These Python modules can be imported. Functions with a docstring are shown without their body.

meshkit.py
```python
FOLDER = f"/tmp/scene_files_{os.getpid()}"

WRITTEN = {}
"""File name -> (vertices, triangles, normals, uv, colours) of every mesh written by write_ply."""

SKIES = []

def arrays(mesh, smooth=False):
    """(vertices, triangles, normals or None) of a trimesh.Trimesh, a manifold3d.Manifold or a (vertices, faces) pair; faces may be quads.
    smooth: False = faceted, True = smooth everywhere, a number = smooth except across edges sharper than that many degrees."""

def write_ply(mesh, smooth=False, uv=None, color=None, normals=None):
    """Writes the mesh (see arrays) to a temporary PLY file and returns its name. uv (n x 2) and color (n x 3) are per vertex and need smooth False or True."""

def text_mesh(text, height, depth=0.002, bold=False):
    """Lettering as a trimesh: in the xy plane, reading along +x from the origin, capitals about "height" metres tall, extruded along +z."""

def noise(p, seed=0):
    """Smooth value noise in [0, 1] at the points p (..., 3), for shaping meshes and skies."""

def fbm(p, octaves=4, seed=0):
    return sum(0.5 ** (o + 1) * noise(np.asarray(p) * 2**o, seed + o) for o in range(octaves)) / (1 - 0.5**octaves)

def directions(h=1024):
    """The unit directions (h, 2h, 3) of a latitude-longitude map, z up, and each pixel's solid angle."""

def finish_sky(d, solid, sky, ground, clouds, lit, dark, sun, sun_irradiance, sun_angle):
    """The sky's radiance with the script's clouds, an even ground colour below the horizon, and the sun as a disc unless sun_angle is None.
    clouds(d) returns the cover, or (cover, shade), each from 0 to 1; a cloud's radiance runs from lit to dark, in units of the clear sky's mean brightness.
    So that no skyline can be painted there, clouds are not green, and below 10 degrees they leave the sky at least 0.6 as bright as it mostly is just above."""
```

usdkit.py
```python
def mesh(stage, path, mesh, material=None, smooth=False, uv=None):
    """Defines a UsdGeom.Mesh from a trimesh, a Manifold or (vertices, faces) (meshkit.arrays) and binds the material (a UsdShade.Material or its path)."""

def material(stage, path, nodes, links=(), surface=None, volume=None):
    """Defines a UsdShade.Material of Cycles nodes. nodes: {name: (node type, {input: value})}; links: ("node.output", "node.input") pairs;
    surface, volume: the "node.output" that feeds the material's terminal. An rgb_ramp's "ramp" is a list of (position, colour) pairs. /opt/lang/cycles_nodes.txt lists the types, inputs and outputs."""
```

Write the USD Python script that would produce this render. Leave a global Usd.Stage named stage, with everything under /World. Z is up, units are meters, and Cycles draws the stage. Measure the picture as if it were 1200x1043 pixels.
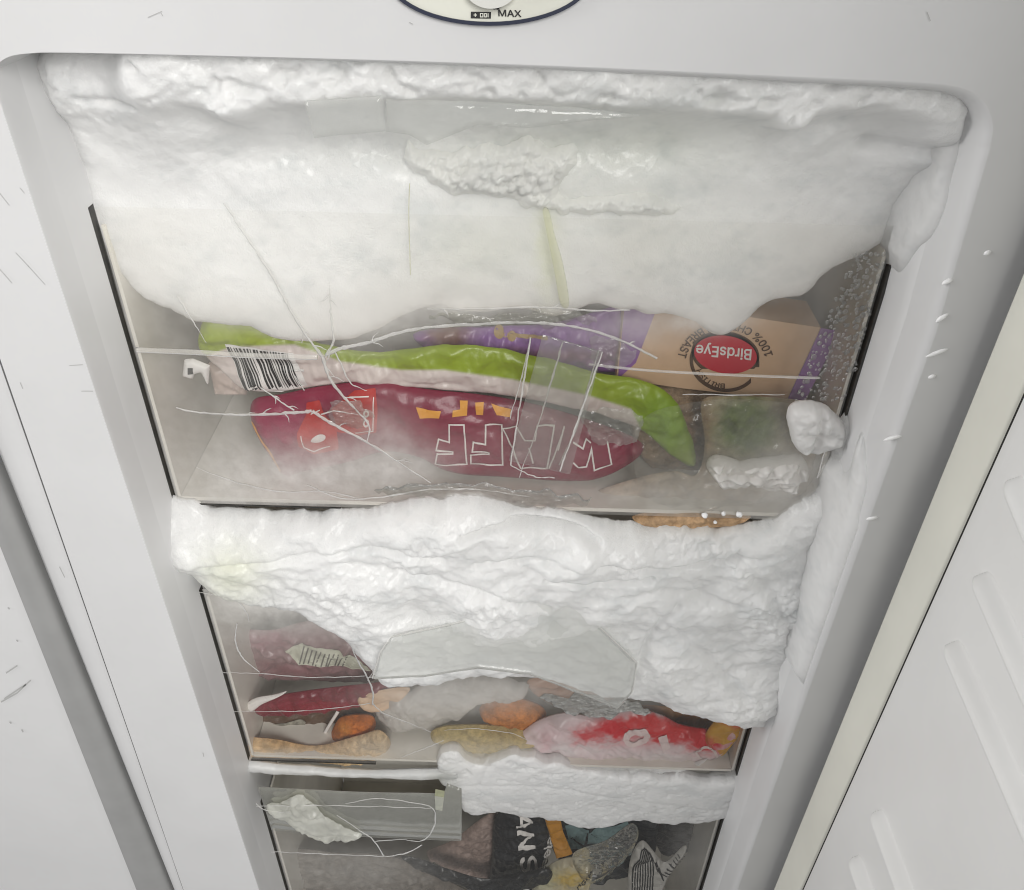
import math, random
import numpy as np
import trimesh, shapely
from shapely.geometry import Polygon, LineString, Point
from scipy.spatial import cKDTree
from scipy import ndimage
from pxr import Usd, UsdGeom, UsdLux, UsdShade, Gf, Sdf, Vt
import usdkit, meshkit

stage = Usd.Stage.CreateInMemory()
UsdGeom.SetStageUpAxis(stage, 'Z'); UsdGeom.SetStageMetersPerUnit(stage, 1.0)
UsdGeom.Xform.Define(stage, '/World'); UsdGeom.Scope.Define(stage, '/World/Looks')
random.seed(5); RNG = np.random.default_rng(11)

# ------------------------------------------------------------------ camera
CAM = np.array([0.0174, -0.3787, 1.45]); PITCH, YAW, ROLL, F = .6398, -.0127, -.0197, 1000.0
_f = np.array([math.sin(YAW)*math.cos(PITCH), math.cos(YAW)*math.cos(PITCH), -math.sin(PITCH)])
_r = np.array([math.cos(YAW), -math.sin(YAW), 0]); _u = np.cross(_r, _f)
RGT = math.cos(ROLL)*_r - math.sin(ROLL)*_u; UP = math.sin(ROLL)*_r + math.cos(ROLL)*_u; FWD = _f
cam = UsdGeom.Camera.Define(stage, '/World/camera')
M4 = Gf.Matrix4d(*[float(a) for a in (*RGT, 0, *UP, 0, *(-FWD), 0, *CAM, 1)])
cam.AddTransformOp().Set(M4)
cam.CreateHorizontalApertureAttr(36.0); cam.CreateFocalLengthAttr(30.0)
cam.CreateClippingRangeAttr(Gf.Vec2f(.01, 100)); cam.CreateExposureAttr(-0.05)

# ------------------------------------------------------------------ light: ceiling lamp, a window behind to the left, the dim room
def rect_light(name, pos, target, w, h, inten, col):
    l = UsdLux.RectLight.Define(stage, '/World/' + name)
    l.CreateWidthAttr(w); l.CreateHeightAttr(h); l.CreateIntensityAttr(inten); l.CreateColorAttr(Gf.Vec3f(*col))
    m = Gf.Matrix4d().SetLookAt(Gf.Vec3d(*pos), Gf.Vec3d(*target), Gf.Vec3d(0, .2, 1)).GetInverse()
    l.AddTransformOp().Set(m)
    return l
rect_light('ceiling_lamp', (.56, -1.9, 2.25), (0, 0, 1.1), 1.1, 1.1, 14.0, (1, .985, .965))
rect_light('window_light', (-1.6, -.25, 1.75), (.1, -.1, 1.1), .7, 1.2, 8.5, (1, .99, .98))
dome = UsdLux.DomeLight.Define(stage, '/World/room_glow')
dm = usdkit.material(stage, '/World/Looks/room_glow', {'b': ('background_shader', {'color': (.98, .985, 1.0), 'strength': .24})}, surface='b.background')
UsdShade.MaterialBindingAPI.Apply(dome.GetPrim()).Bind(dm)

# ------------------------------------------------------------------ helpers
def P(px, py, Y):
    """where the line of sight of a photo pixel meets the upright plane y = Y"""
    px, py = np.asarray(px, float), np.asarray(py, float)
    d = FWD + ((px-600)/F)[..., None]*RGT - ((py-521.5)/F)[..., None]*UP
    return CAM + d*((Y-CAM[1])/d[..., 1])[..., None]
def PP(px, py, p0, n):
    px, py = np.asarray(px, float), np.asarray(py, float)
    d = FWD + ((px-600)/F)[..., None]*RGT - ((py-521.5)/F)[..., None]*UP
    return CAM + d*(((np.asarray(p0)-CAM)@n)/(d@n))[..., None]
def fbm(p, octs=4, seed=0, gain=.5):
    s, a, t = 0, 1, 0
    for k in range(octs):
        s = s + a*meshkit.noise(p*2**k + 17.3*k, seed+k); t += a; a *= gain
    return s/t
def spline(pts, n=8, closed=False):
    p = np.asarray(pts, float)
    if closed: q = np.vstack([p[-1:], p, p[:2]])
    else: q = np.vstack([2*p[0]-p[1], p, 2*p[-1]-p[-2]])
    out = []
    for i in range(len(q)-3):
        a, b, c, d = q[i:i+4]
        for t in np.arange(n)/n:
            out.append(.5*(2*b+(c-a)*t+(2*a-5*b+4*c-d)*t*t+(3*b-a-3*c+d)*t**3))
    if not closed: out.append(p[-1])
    return np.array(out)

USED = {}
def uniq(parent, name):
    k = USED.get((parent, name), 0); USED[(parent, name)] = k+1
    return name if k == 0 else f'{name}_{k:03d}'
BASE = {}
def meta(prim, label=None, cat=None, group=None, kind=None):
    for k, v in (('label', label), ('category', cat), ('group', group), ('kind', kind)):
        if v: prim.SetCustomDataByKey(k, v)
def thing(name, label, cat, base, group=None, kind=None):
    path = '/World/' + uniq('/World', name)
    x = UsdGeom.Xform.Define(stage, path); x.AddTranslateOp().Set(Gf.Vec3d(*map(float, base)))
    BASE[path] = np.asarray(base, float); meta(x.GetPrim(), label, cat, group, kind)
    return path
def part(parent, name, mesh, m, smooth=40, label=None, kind=None, pv=None):
    path = parent + '/' + uniq(parent, name)
    root = '/'.join(path.split('/')[:3]); b = BASE[root]
    v, f = (mesh.vertices, mesh.faces) if hasattr(mesh, 'vertices') else mesh
    f = np.asarray(f, int)
    if f.shape[1] == 4: f = np.vstack([f[:, [0, 1, 2]], f[:, [0, 2, 3]]])
    mm = usdkit.mesh(stage, path, trimesh.Trimesh(np.asarray(v, float)-b, f, process=False), m, smooth=True if (pv or smooth is True) else smooth)
    for k, val in (pv or {}).items():
        val = np.asarray(val, np.float32)
        api = UsdGeom.PrimvarsAPI(mm)
        if val.ndim == 1: val = np.stack([val]*3, 1)
        api.CreatePrimvar(k, Sdf.ValueTypeNames.Color3fArray, 'vertex').Set(Vt.Vec3fArray.FromNumpy(val))
    meta(mm.GetPrim(), label, kind=kind)
    return path
def solo(name, label, cat, mesh, m, smooth=40, group=None, kind=None, pv=None):
    v = np.asarray(mesh.vertices if hasattr(mesh, 'vertices') else mesh[0])
    base = np.array([v[:, 0].mean(), v[:, 1].mean(), v[:, 2].min()])
    path = '/World/' + uniq('/World', name)
    BASE[path] = base
    f = np.asarray(mesh.faces if hasattr(mesh, 'faces') else mesh[1])
    mm = usdkit.mesh(stage, path, trimesh.Trimesh(v-base, f, process=False), m, smooth=True if (pv or smooth is True) else smooth)
    UsdGeom.Xformable(mm).AddTranslateOp().Set(Gf.Vec3d(*map(float, base)))
    for k, val in (pv or {}).items():
        val = np.asarray(val, np.float32)
        if val.ndim == 1: val = np.stack([val]*3, 1)
        UsdGeom.PrimvarsAPI(mm).CreatePrimvar(k, Sdf.ValueTypeNames.Color3fArray, 'vertex').Set(Vt.Vec3fArray.FromNumpy(val))
    meta(mm.GetPrim(), label, cat, group, kind)
    return path
cat_ = trimesh.util.concatenate
def box(x0, x1, y0, y1, z0, z1):
    m = trimesh.creation.box((x1-x0, y1-y0, z1-z0)); m.apply_translation(((x0+x1)/2, (y0+y1)/2, (z0+z1)/2)); return m
def tube(pts, rad, n=7, flat=1.0):
    """a closed tapering tube through 3-D points; flat squeezes it along y"""
    p = np.asarray(pts, float); rad = np.broadcast_to(rad, len(p))
    t = np.gradient(p, axis=0); t /= np.linalg.norm(t, axis=1, keepdims=True)+1e-12
    a = np.cross(t, np.array([0, 1.0, 0])); a /= np.linalg.norm(a, axis=1, keepdims=True)+1e-12
    b = np.cross(a, t)
    ang = np.arange(n)*2*np.pi/n
    v = p[:, None] + rad[:, None, None]*(np.cos(ang)[None, :, None]*a[:, None] + flat*np.sin(ang)[None, :, None]*b[:, None])
    v = v.reshape(-1, 3); f = []
    for i in range(len(p)-1):
        for j in range(n):
            k = (j+1) % n
            f += [[i*n+j, i*n+k, (i+1)*n+k], [i*n+j, (i+1)*n+k, (i+1)*n+j]]
    v = np.vstack([v, p[0], p[-1]])
    for j in range(n):
        f += [[len(v)-2, (j+1) % n, j], [len(v)-1, (len(p)-1)*n+j, (len(p)-1)*n+(j+1) % n]]
    return trimesh.Trimesh(v, f, process=False)

class Pil:
    """A lump with an outline given in photo pixels on the plane y=Y0: swollen towards -y by `thick`, towards +y by `back`."""
    def __init__(s, poly, Y0, thick, R, res=.0016, back=None, rough=(), wrinkle=(), clumps=(), bumps=(), smooth_outline=True, jag=0, tilt=0, seed=0, base=None, power=.5, ycap=None, creases=(), crinkle=None, xclip=None, ymin=None, yn=1.0):
        poly = spline(poly, 12 if jag else 6, True) if smooth_outline else np.asarray(poly, float)
        if jag:
            n = fbm(np.c_[poly/14., np.zeros(len(poly))], 4, seed+5, .65)-.5; n2 = fbm(np.c_[poly/14., np.ones(len(poly))*9], 4, seed+6, .65)-.5
            poly = poly + jag*2*np.c_[n, n2]
        xz = P(poly[:, 0], poly[:, 1], Y0)[:, [0, 2]]
        g = Polygon(xz).buffer(0)
        bd0 = g.exterior if g.geom_type == 'Polygon' else max(g.geoms, key=lambda a: a.area).exterior
        if xclip: g = g.intersection(CAVITY)
        if g.geom_type != 'Polygon': g = max(g.geoms, key=lambda a: a.area)
        s.Y0, s.g, s.tilt = Y0, g, tilt
        x0, z0, x1, z1 = g.bounds
        xs = np.arange(x0-res, x1+2*res, res); zs = np.arange(z0-res, z1+2*res, res)
        X, Z = np.meshgrid(xs, zs)
        ins = shapely.contains_xy(g, X, Z)
        cell = ins[:-1, :-1] | ins[1:, :-1] | ins[:-1, 1:] | ins[1:, 1:]
        used = np.zeros_like(ins)
        for a in (slice(0, -1), slice(1, None)):
            for b in (slice(0, -1), slice(1, None)): used[a, b] |= cell
        ring = used & ~ins
        bd = g.exterior; XX, ZZ = X.copy(), Z.copy()
        rp = shapely.points(X[ring], Z[ring]); pr = shapely.line_interpolate_point(bd, shapely.line_locate_point(bd, rp))
        XX[ring], ZZ[ring] = shapely.get_x(pr), shapely.get_y(pr)
        d = np.zeros_like(X); d[used] = shapely.distance(bd0, shapely.points(XX[used], ZZ[used]))
        s.zc = (z0+z1)/2
        q = np.stack([XX, np.full_like(XX, Y0*3), ZZ], -1)
        t = np.clip(d/R, 0, 1); prof = (1-(1-t)**2)**power
        if jag >= 6: prof = ndimage.gaussian_filter(prof, R*.28/res)*np.clip(d/(R*.12), 0, 1)**.5
        h = thick*prof
        for amp, wl in rough: h = h + amp*2*(fbm(q/wl, 4, seed)-.5)*np.minimum(1, d/(R*.35))
        for amp, wl in wrinkle: h = h + amp*(1-2*np.abs(2*fbm(q/wl*np.array([1, 1, 1.6])+.35*fbm(q/wl*.7, 2, seed+3)[..., None], 2, seed+9)-1))*np.minimum(1, d/(R*.3))
        for amp, spacing, mask in clumps:
            n = int(g.area/spacing**2)
            c = np.c_[RNG.uniform(x0, x1, n*2), RNG.uniform(z0, z1, n*2)]
            rr = spacing*RNG.uniform(.35, 1.1, len(c))
            tr = cKDTree(c); dd, ii = tr.query(np.stack([XX, ZZ], -1), k=4)
            lump = np.max(np.sqrt(np.maximum(0, 1-(dd/rr[ii])**2))*rr[ii]/spacing, -1)
            w = np.minimum(1, d/(R*.3))
            if mask is not None:
                nn = fbm(q/.05, 2, seed+21); w = w*np.clip((nn-mask)*6, 0, 1)
            h = h + amp*lump*w
        if crinkle:
            ca, cw = crinkle; rs = np.random.default_rng(seed+77)
            wob = fbm(q/(cw*1.6), 2, seed+41); wob2 = fbm(q/(cw*1.3), 2, seed+43)
            for k in range(9):
                an = rs.uniform(0, np.pi); wl = cw*rs.uniform(.6, 2.0)*(.35 if k > 4 else 1)
                u = (XX*np.cos(an)+ZZ*np.sin(an))/wl+rs.uniform(0, 9)+1.6*(wob if k % 2 else wob2)
                m_ = np.clip(2.2*(fbm(q/(cw*1.2), 2, seed+50+k)-.35), 0, 1)
                h = h + ca*wl/cw*.7*(np.abs(2*(u-np.floor(u))-1)-.5)*m_*np.minimum(1, d/(R*.35))
        if bumps:
            for bx, by, br, bh, *yy in bumps:
                c = P(bx, by, yy[0] if yy else Y0); r = br*np.linalg.norm(P(bx+1, by, yy[0] if yy else Y0)-c)
                h = h + bh*np.exp(-((XX-c[0])**2+(ZZ-c[2])**2)/(r*r))*np.minimum(1, d/(R*.3))
        for pts, wd, dp, *yy in creases:
            cp = P(*np.array(pts, float).T, yy[0] if yy else Y0)[:, [0, 2]]; ln = LineString(cp); w = wd*.00055
            dd = shapely.distance(ln, shapely.points(XX, ZZ)); h = h - dp*np.exp(-(dd/w)**2)*np.minimum(1, d/(R*.2))
        if ycap is not None:
            yc, zc_ = ycap; cap = Y0-yc+tilt*(ZZ-s.zc)+.0006*(fbm(q/.02, 3, seed+33)-.5)
            soft = .004
            cap = cap-.0045*(fbm(q/.035, 3, seed+35)-.35)-.0016*(fbm(q/.009, 3, seed+36)-.4); hc = cap-soft*np.log1p(np.exp(np.clip((cap-h)/soft, -40, 40)))+0*h
            k = np.clip((zc_+.055-ZZ)/.055, 0, 1); k = k*k*(3-2*k)*(XX < XD+.001); h = h*(1-k)+np.minimum(h, hc)*k
        if ymin is not None:
            lim = Y0-ymin+tilt*(ZZ-s.zc)+.012*yn*(fbm(q/.020, 4, seed+37, .6)-.55)+.0030*yn*(fbm(q/.0045, 3, seed+38, .6)-.5)-.003*yn*np.maximum(0, fbm(q/.007, 2, seed+39)-.55)*8; h = lim-.004*np.log1p(np.exp(np.clip((lim-h)/.004, -40, 40)))
            h = np.maximum(h, 0)
        h = np.where(d < 1e-6, 0, h)
        s.h, s.x0, s.z0, s.res = h, xs[0], zs[0], res
        yb = 0 if base is None else None
        Yf = (Y0 - h + tilt*(ZZ-s.zc)) if base is None else base.y(XX, ZZ)-h
        bk = thick*.6 if back is None else back
        Yr = (Y0 + bk*prof + tilt*(ZZ-s.zc)) if base is None else base.y(XX, ZZ)+.0005
        idx = -np.ones(ins.shape, int); idx[used] = np.arange(used.sum()); n = used.sum()
        i, j = np.nonzero(cell)
        a, b, c, e = idx[i, j], idx[i, j+1], idx[i+1, j+1], idx[i+1, j]
        ff = np.vstack([np.c_[a, b, c], np.c_[a, c, e]])
        v = np.vstack([np.c_[XX[used], Yf[used], ZZ[used]], np.c_[XX[used], Yr[used], ZZ[used]]])
        s.mesh = trimesh.Trimesh(v, np.vstack([ff, ff[:, ::-1]+n]), process=False)
        s.depth = np.r_[d[used], d[used]]
    def y(s, x, z):
        u = (np.asarray(x)-s.x0)/s.res; w = (np.asarray(z)-s.z0)/s.res
        return s.Y0 - ndimage.map_coordinates(s.h, [w, u], order=1, mode='nearest') + s.tilt*(np.asarray(z)-s.zc)
class Flat:
    """a plain upright plane to lay print on"""
    def __init__(s, Y0): s.Y0 = Y0
    def y(s, x, z): return np.full(np.shape(x), s.Y0)
def px_of(v):
    d = np.asarray(v)-CAM; z = d@FWD
    return 600+F*(d@RGT)/z, 521.5-F*(d@UP)/z
def decal(shape, base, lift=.0004, size=.004):
    """print laid on a surface: a shapely shape (or list of pixel points) in photo pixels"""
    if not hasattr(shape, 'geom_type'): shape = Polygon(shape).buffer(0)
    out = []
    for g in getattr(shape, 'geoms', [shape]):
        if g.is_empty or g.geom_type != 'Polygon': continue
        v, f = trimesh.creation.triangulate_polygon(g, engine='earcut')
        w = P(v[:, 0], v[:, 1], base.Y0); w = np.c_[w[:, 0], w[:, 2]]
        v3 = np.c_[w, np.zeros(len(w))]
        v3, f = trimesh.remesh.subdivide_to_size(v3, f, size, max_iter=8)
        y = base.y(v3[:, 0], v3[:, 1])-lift
        out.append(trimesh.Trimesh(np.c_[v3[:, 0], y, v3[:, 1]], f, process=False))
    return cat_(out)
def letters(text, base, at, along, up, lift=.0005, bold=False, size=.004, arc=None):
    """lettering: capitals |up| pixels tall from pixel `at`, reading towards `along`; arc=(centre, radius, start deg, deg per unit) bends it round a centre"""
    m = meshkit.text_mesh(text, 1.0, .01, bold)
    v = np.asarray(m.vertices); keep = (m.face_normals[:, 2] > .5)
    f = m.faces[keep]
    if arc is None:
        a, u = np.asarray(along, float), np.asarray(up, float)
        px = np.asarray(at)[None]+v[:, :1]*a+v[:, 1:2]*u
    else:
        (cx, cy), (rx, ry), a0, k = arc
        rads = np.radians(a0+k*v[:, 0]); s = 1+v[:, 1]*up
        px = np.c_[cx+rx*s*np.cos(rads), cy+ry*s*np.sin(rads)]
    w = P(px[:, 0], px[:, 1], base.Y0); v3 = np.c_[w[:, 0], w[:, 2], np.zeros(len(w))]
    v3, f = trimesh.remesh.subdivide_to_size(v3, f, size, max_iter=8)
    return trimesh.Trimesh(np.c_[v3[:, 0], base.y(v3[:, 0], v3[:, 1])-lift, v3[:, 1]], f, process=False)
def strokes(lines, w):
    return shapely.union_all([LineString(l).buffer(w, cap_style='round', join_style='mitre') for l in lines])
def zoomed(pts, ox, oy, s): return [(ox+a/s, oy+b/s) for a, b in pts]

# ------------------------------------------------------------------ materials
MATS = {}
def mat(name, col, rough=.5, var=.0, vscale=30, bump=0, bscale=300, bdist=.001, col2=None, lo=.35, hi=.65, **kw):
    if name in MATS: return MATS[name]
    n = {'p': ('principled_bsdf', {'base_color': col, 'roughness': rough, **kw}), 't': ('texture_coordinate', {})}
    l = []
    if var or col2:
        c2 = col2 or tuple(c*(1-var) for c in col)
        n['n'] = ('noise_texture', {'scale': vscale, 'detail': 5, 'roughness': .6})
        n['r'] = ('rgb_ramp', {'ramp': [(0, c2), (lo, c2), (hi, col), (1, col)]})
        l += [('t.object', 'n.vector'), ('n.fac', 'r.fac'), ('r.color', 'p.base_color')]
    if bump:
        n['bn'] = ('noise_texture', {'scale': bscale, 'detail': 4, 'roughness': .6})
        n['b'] = ('bump', {'strength': bump, 'distance': bdist})
        l += [('t.object', 'bn.vector'), ('bn.fac', 'b.height'), ('b.normal', 'p.normal')]
    MATS[name] = usdkit.material(stage, '/World/Looks/'+name, n, l, surface='p.BSDF'); return MATS[name]
def tinted(name, rough=.6, bump=.3, bscale=900, bdist=.0006, grain=0., gscale=250, **kw):
    """colour from the mesh's own `tint`"""
    n = {'a': ('attribute', {'attribute': 'tint'}), 'p': ('principled_bsdf', {'roughness': rough, **kw}), 't': ('texture_coordinate', {}),
         'bn': ('noise_texture', {'scale': bscale, 'detail': 4, 'roughness': .65}), 'b': ('bump', {'strength': bump, 'distance': bdist})}
    l = [('t.object', 'bn.vector'), ('bn.fac', 'b.height'), ('b.normal', 'p.normal')]
    if grain:
        n['g'] = ('noise_texture', {'scale': gscale, 'detail': 6, 'roughness': .7}); n['gr'] = ('rgb_ramp', {'ramp': [(0, (1-grain,)*3), (.38, (1-grain,)*3), (.62, (1, 1, 1)), (1, (1, 1, 1))]})
        n['m'] = ('mix', {'mix_type': 'multiply', 'fac': 1.0})
        l += [('t.object', 'g.vector'), ('g.fac', 'gr.fac'), ('a.color', 'm.color1'), ('gr.color', 'm.color2'), ('m.color', 'p.base_color')]
    else: l += [('a.color', 'p.base_color')]
    MATS[name] = usdkit.material(stage, '/World/Looks/'+name, n, l, surface='p.BSDF'); return MATS[name]
def clear(name, tint=(.93, .93, .9), rough=.06, film=(.8, .8, .77), fog=None, bump=.1, bscale=40, bdist=.002, ior=1.45, noise=80):
    """see-through plastic or ice: light passes straight, the surface shines, and a film of frost scatters where `fog` (a number, or the mesh's own fog) says"""
    n = {'tr': ('transparent_bsdf', {'color': tint}), 'gl': ('glossy_bsdf', {'color': (1, 1, 1), 'roughness': rough}), 'fr': ('fresnel', {'IOR': ior}),
         'm1': ('mix_closure', {}), 'df': ('diffuse_bsdf', {'color': film}), 'tl': ('translucent_bsdf', {'color': film}), 'm2': ('mix_closure', {'fac': .3}), 'm3': ('mix_closure', {}),
         't': ('texture_coordinate', {}), 'bn': ('noise_texture', {'scale': bscale, 'detail': 3}), 'b': ('bump', {'strength': bump, 'distance': bdist}),
         'fn': ('noise_texture', {'scale': noise, 'detail': 6, 'roughness': .65}), 'fm': ('map_range', {'from_min': .3, 'from_max': .7, 'to_min': .75, 'to_max': 1.25}),
         'mu': ('math', {'math_type': 'multiply', 'use_clamp': True, 'value1': .3, 'value2': 1})}
    l = [('t.object', 'bn.vector'), ('bn.fac', 'b.height'), ('b.normal', 'gl.normal'), ('b.normal', 'df.normal'), ('tr.BSDF', 'm1.closure1'), ('gl.BSDF', 'm1.closure2'), ('fr.fac', 'm1.fac'),
         ('df.BSDF', 'm2.closure1'), ('tl.BSDF', 'm2.closure2'), ('m1.closure', 'm3.closure1'), ('m2.closure', 'm3.closure2'), ('t.object', 'fn.vector'), ('fn.fac', 'fm.value'), ('fm.result', 'mu.value2'), ('mu.value', 'm3.fac')]
    if fog is None:
        n['a'] = ('attribute', {'attribute': 'fog'}); l.append(('a.fac', 'mu.value1'))
    else: n['mu'][1]['value1'] = fog
    MATS[name] = usdkit.material(stage, '/World/Looks/'+name, n, l, surface='m3.closure'); return MATS[name]

WHITE = mat('white_enamel', (.66, .66, .66), .4, var=.05, vscale=9, bump=.12, bscale=160, bdist=.0006)
LINER = mat('white_liner', (.69, .69, .69), .42, var=.05, vscale=12, bump=.06, bscale=120, bdist=.0006)
DOORW = mat('door_liner', (.73, .73, .72), .42, var=.04, vscale=10, bump=.12, bscale=180, bdist=.0006)
CREAM = mat('cream_rubber', (.74, .735, .66), .5, var=.06, vscale=14)
BLACK = mat('black_gap', (.015, .014, .013), .8)
DARKB = mat('dark_edge', (.05, .047, .042), .5, col2=(.02, .02, .02), vscale=120)
STEEL = mat('grey_trim', (.36, .36, .355), .34, metallic=.1, var=.1, vscale=20)
SIDE = mat('drawer_side', (.76, .73, .66), .35, var=.12, vscale=25, bump=.1, bscale=60, bdist=.001)
SCR = mat('scratch_dark', (.42, .42, .41), .7); CHIPW = mat('flake_white', (.92, .92, .92), .25)
BLUE = mat('dial_rim', (.03, .035, .06), .35); PLATE = mat('dial_plate', (.72, .72, .64), .4); KNOB = mat('knob_white', (.68, .68, .64), .35)
INK = mat('black_ink', (.02, .02, .02), .5)
FROST = tinted('frost', rough=.7, bump=.5, bscale=900, bdist=.0012, subsurface_weight=.5, subsurface_scale=.006, coat_weight=.3, coat_roughness=.2, subsurface_radius=(1., 1., 1.), specular_ior_level=.35)
FROSTS = tinted('smooth_frost', rough=.42, bump=.25, bscale=300, bdist=.0008, subsurface_weight=.5, subsurface_scale=.01, subsurface_radius=(1., 1., 1.), specular_ior_level=.5)
BAG = tinted('printed_film', rough=.4, bump=.3, bscale=110, bdist=.002, coat_weight=.15, coat_roughness=.15)
BAGM = tinted('frosted_film', rough=.5, bump=.4, bscale=400, bdist=.001, grain=.35, gscale=140)
FOOD = tinted('frozen_food', rough=.6, bump=.7, bscale=500, bdist=.0015, grain=.4, gscale=180)
PANEL = clear('clear_panel', tint=(.99, .988, .98), film=(.93, .91, .87), fog=None, rough=.08, ior=1.33)
SHARD = clear('clear_shard', tint=(.94, .945, .935), film=(.95, .95, .935), fog=.17, rough=.07, bump=.35, bscale=70, bdist=.003, ior=1.45)
FILM = clear('clear_film', tint=(.985, .985, .975), film=(.85, .85, .83), fog=.04, rough=.07, bump=.5, bscale=60, bdist=.003, ior=1.3, noise=40)
CRACK = clear('crack_line', tint=(.9, .9, .88), film=(.90, .89, .87), fog=.5, rough=.15, bump=.4, bscale=600, bdist=.001)
DROP = clear('droplet_water', tint=(.93, .93, .92), film=(.66, .66, .66), fog=.12, rough=.03, bump=0, ior=1.45)

# ------------------------------------------------------------------ the freezer
fz = thing('freezer', 'white upright freezer with its door open, compartment packed with frost', 'freezer', (0, .1, 0))
left = [(-12, 84), (-2, 74), (12, 66), (34, 62.5), (70, 61.5)]
top = [(200, 64), (400, 69), (650, 77), (850, 86), (1000, 93), (1080, 97)]
right = [(1118, 101), (1143, 110), (1158, 126), (1164, 148), (1160, 176)]
xl, xr = P(125, 500, 0)[0], P(1056, 500, 0)[0]
crv = spline(left+top+right, 6); crv = P(crv[:, 0], crv[:, 1], 0)[:, [0, 2]]
zb = .40
crv[:, 0] = np.clip(crv[:, 0], xl, None)
lz = np.linspace(zb, crv[0, 1]-.01, 12); rz = np.linspace(crv[-1, 1]-.02, zb, 14)
rx = np.interp(rz, [zb, crv[-1, 1]-.09, crv[-1, 1]], [xr, xr+.001, crv[-1, 0]])
hole = np.vstack([np.c_[np.full(12, xl), lz], crv, np.c_[rx, rz]])      # up the left, across the top, down the right
tn = np.gradient(hole, axis=0); tn /= np.linalg.norm(tn, axis=1, keepdims=True); nrm = np.c_[tn[:, 1], -tn[:, 0]]   # inwards
for _ in range(3): nrm[1:-1] = (nrm[:-2]+2*nrm[1:-1]+nrm[2:])/4
nrm /= np.linalg.norm(nrm, axis=1, keepdims=True)
KR = np.interp(hole[:, 0], [xl, xr], [.12, 1.0])
def loft(profile):
    rings = [np.c_[hole[:, 0]+nrm[:, 0]*i*KR, np.full(len(hole), y), hole[:, 1]+nrm[:, 1]*i*KR] for i, y in profile]
    v = np.vstack(rings); n = len(hole); f = []
    for k in range(len(profile)-1):
        for j in range(n-1):
            f.append([k*n+j, k*n+j+1, (k+1)*n+j+1, (k+1)*n+j])
    return v, f
CAVITY = Polygon(np.vstack([hole-nrm*.0004+nrm*np.array(KR)[:, None]*.0016, [[xr, zb-.1], [xl, zb-.1]]])).buffer(0)
# flange: face with the opening cut out; its outer edges follow the seam on the left and the door on the right
sx = P(np.array([0, 215.]), np.array([420., 1043.]), 0)
def seam_x(z): return np.interp(z, [sx[1, 2], sx[0, 2]], [sx[1, 0], sx[0, 0]]) if True else 0
m_ = (sx[0, 0]-sx[1, 0])/(sx[0, 2]-sx[1, 2])
SX = lambda z: sx[0, 0]+m_*(z-sx[0, 2])
ring = [(SX(zb), zb), (SX(1.62), 1.62), (.36, 1.62), (.36, zb)]
face = Polygon(ring).difference(Polygon(np.vstack([hole, [[xr, zb-.1], [xl, zb-.1]]])))
v2, f2 = trimesh.creation.triangulate_polygon(face, engine='earcut')
part(fz, 'front_frame', (np.c_[v2[:, 0], np.zeros(len(v2)), v2[:, 1]], f2), WHITE, smooth=False)
part(fz, 'opening_edge', loft([(0, 0), (.0008, .0002), (.002, .001), (.0034, .0028), (.0042, .006), (.0060, .014), (.0075, .02)]), WHITE, smooth=True)
part(fz, 'liner', loft([(.0075, .02), (.0085, .022), (.0095, .026), (.0115, .05), (.017, .33)]), LINER, smooth=50)
part(fz, 'liner_back', box(-.26, .30, .325, .34, zb, 1.5), LINER, smooth=False)
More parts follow.
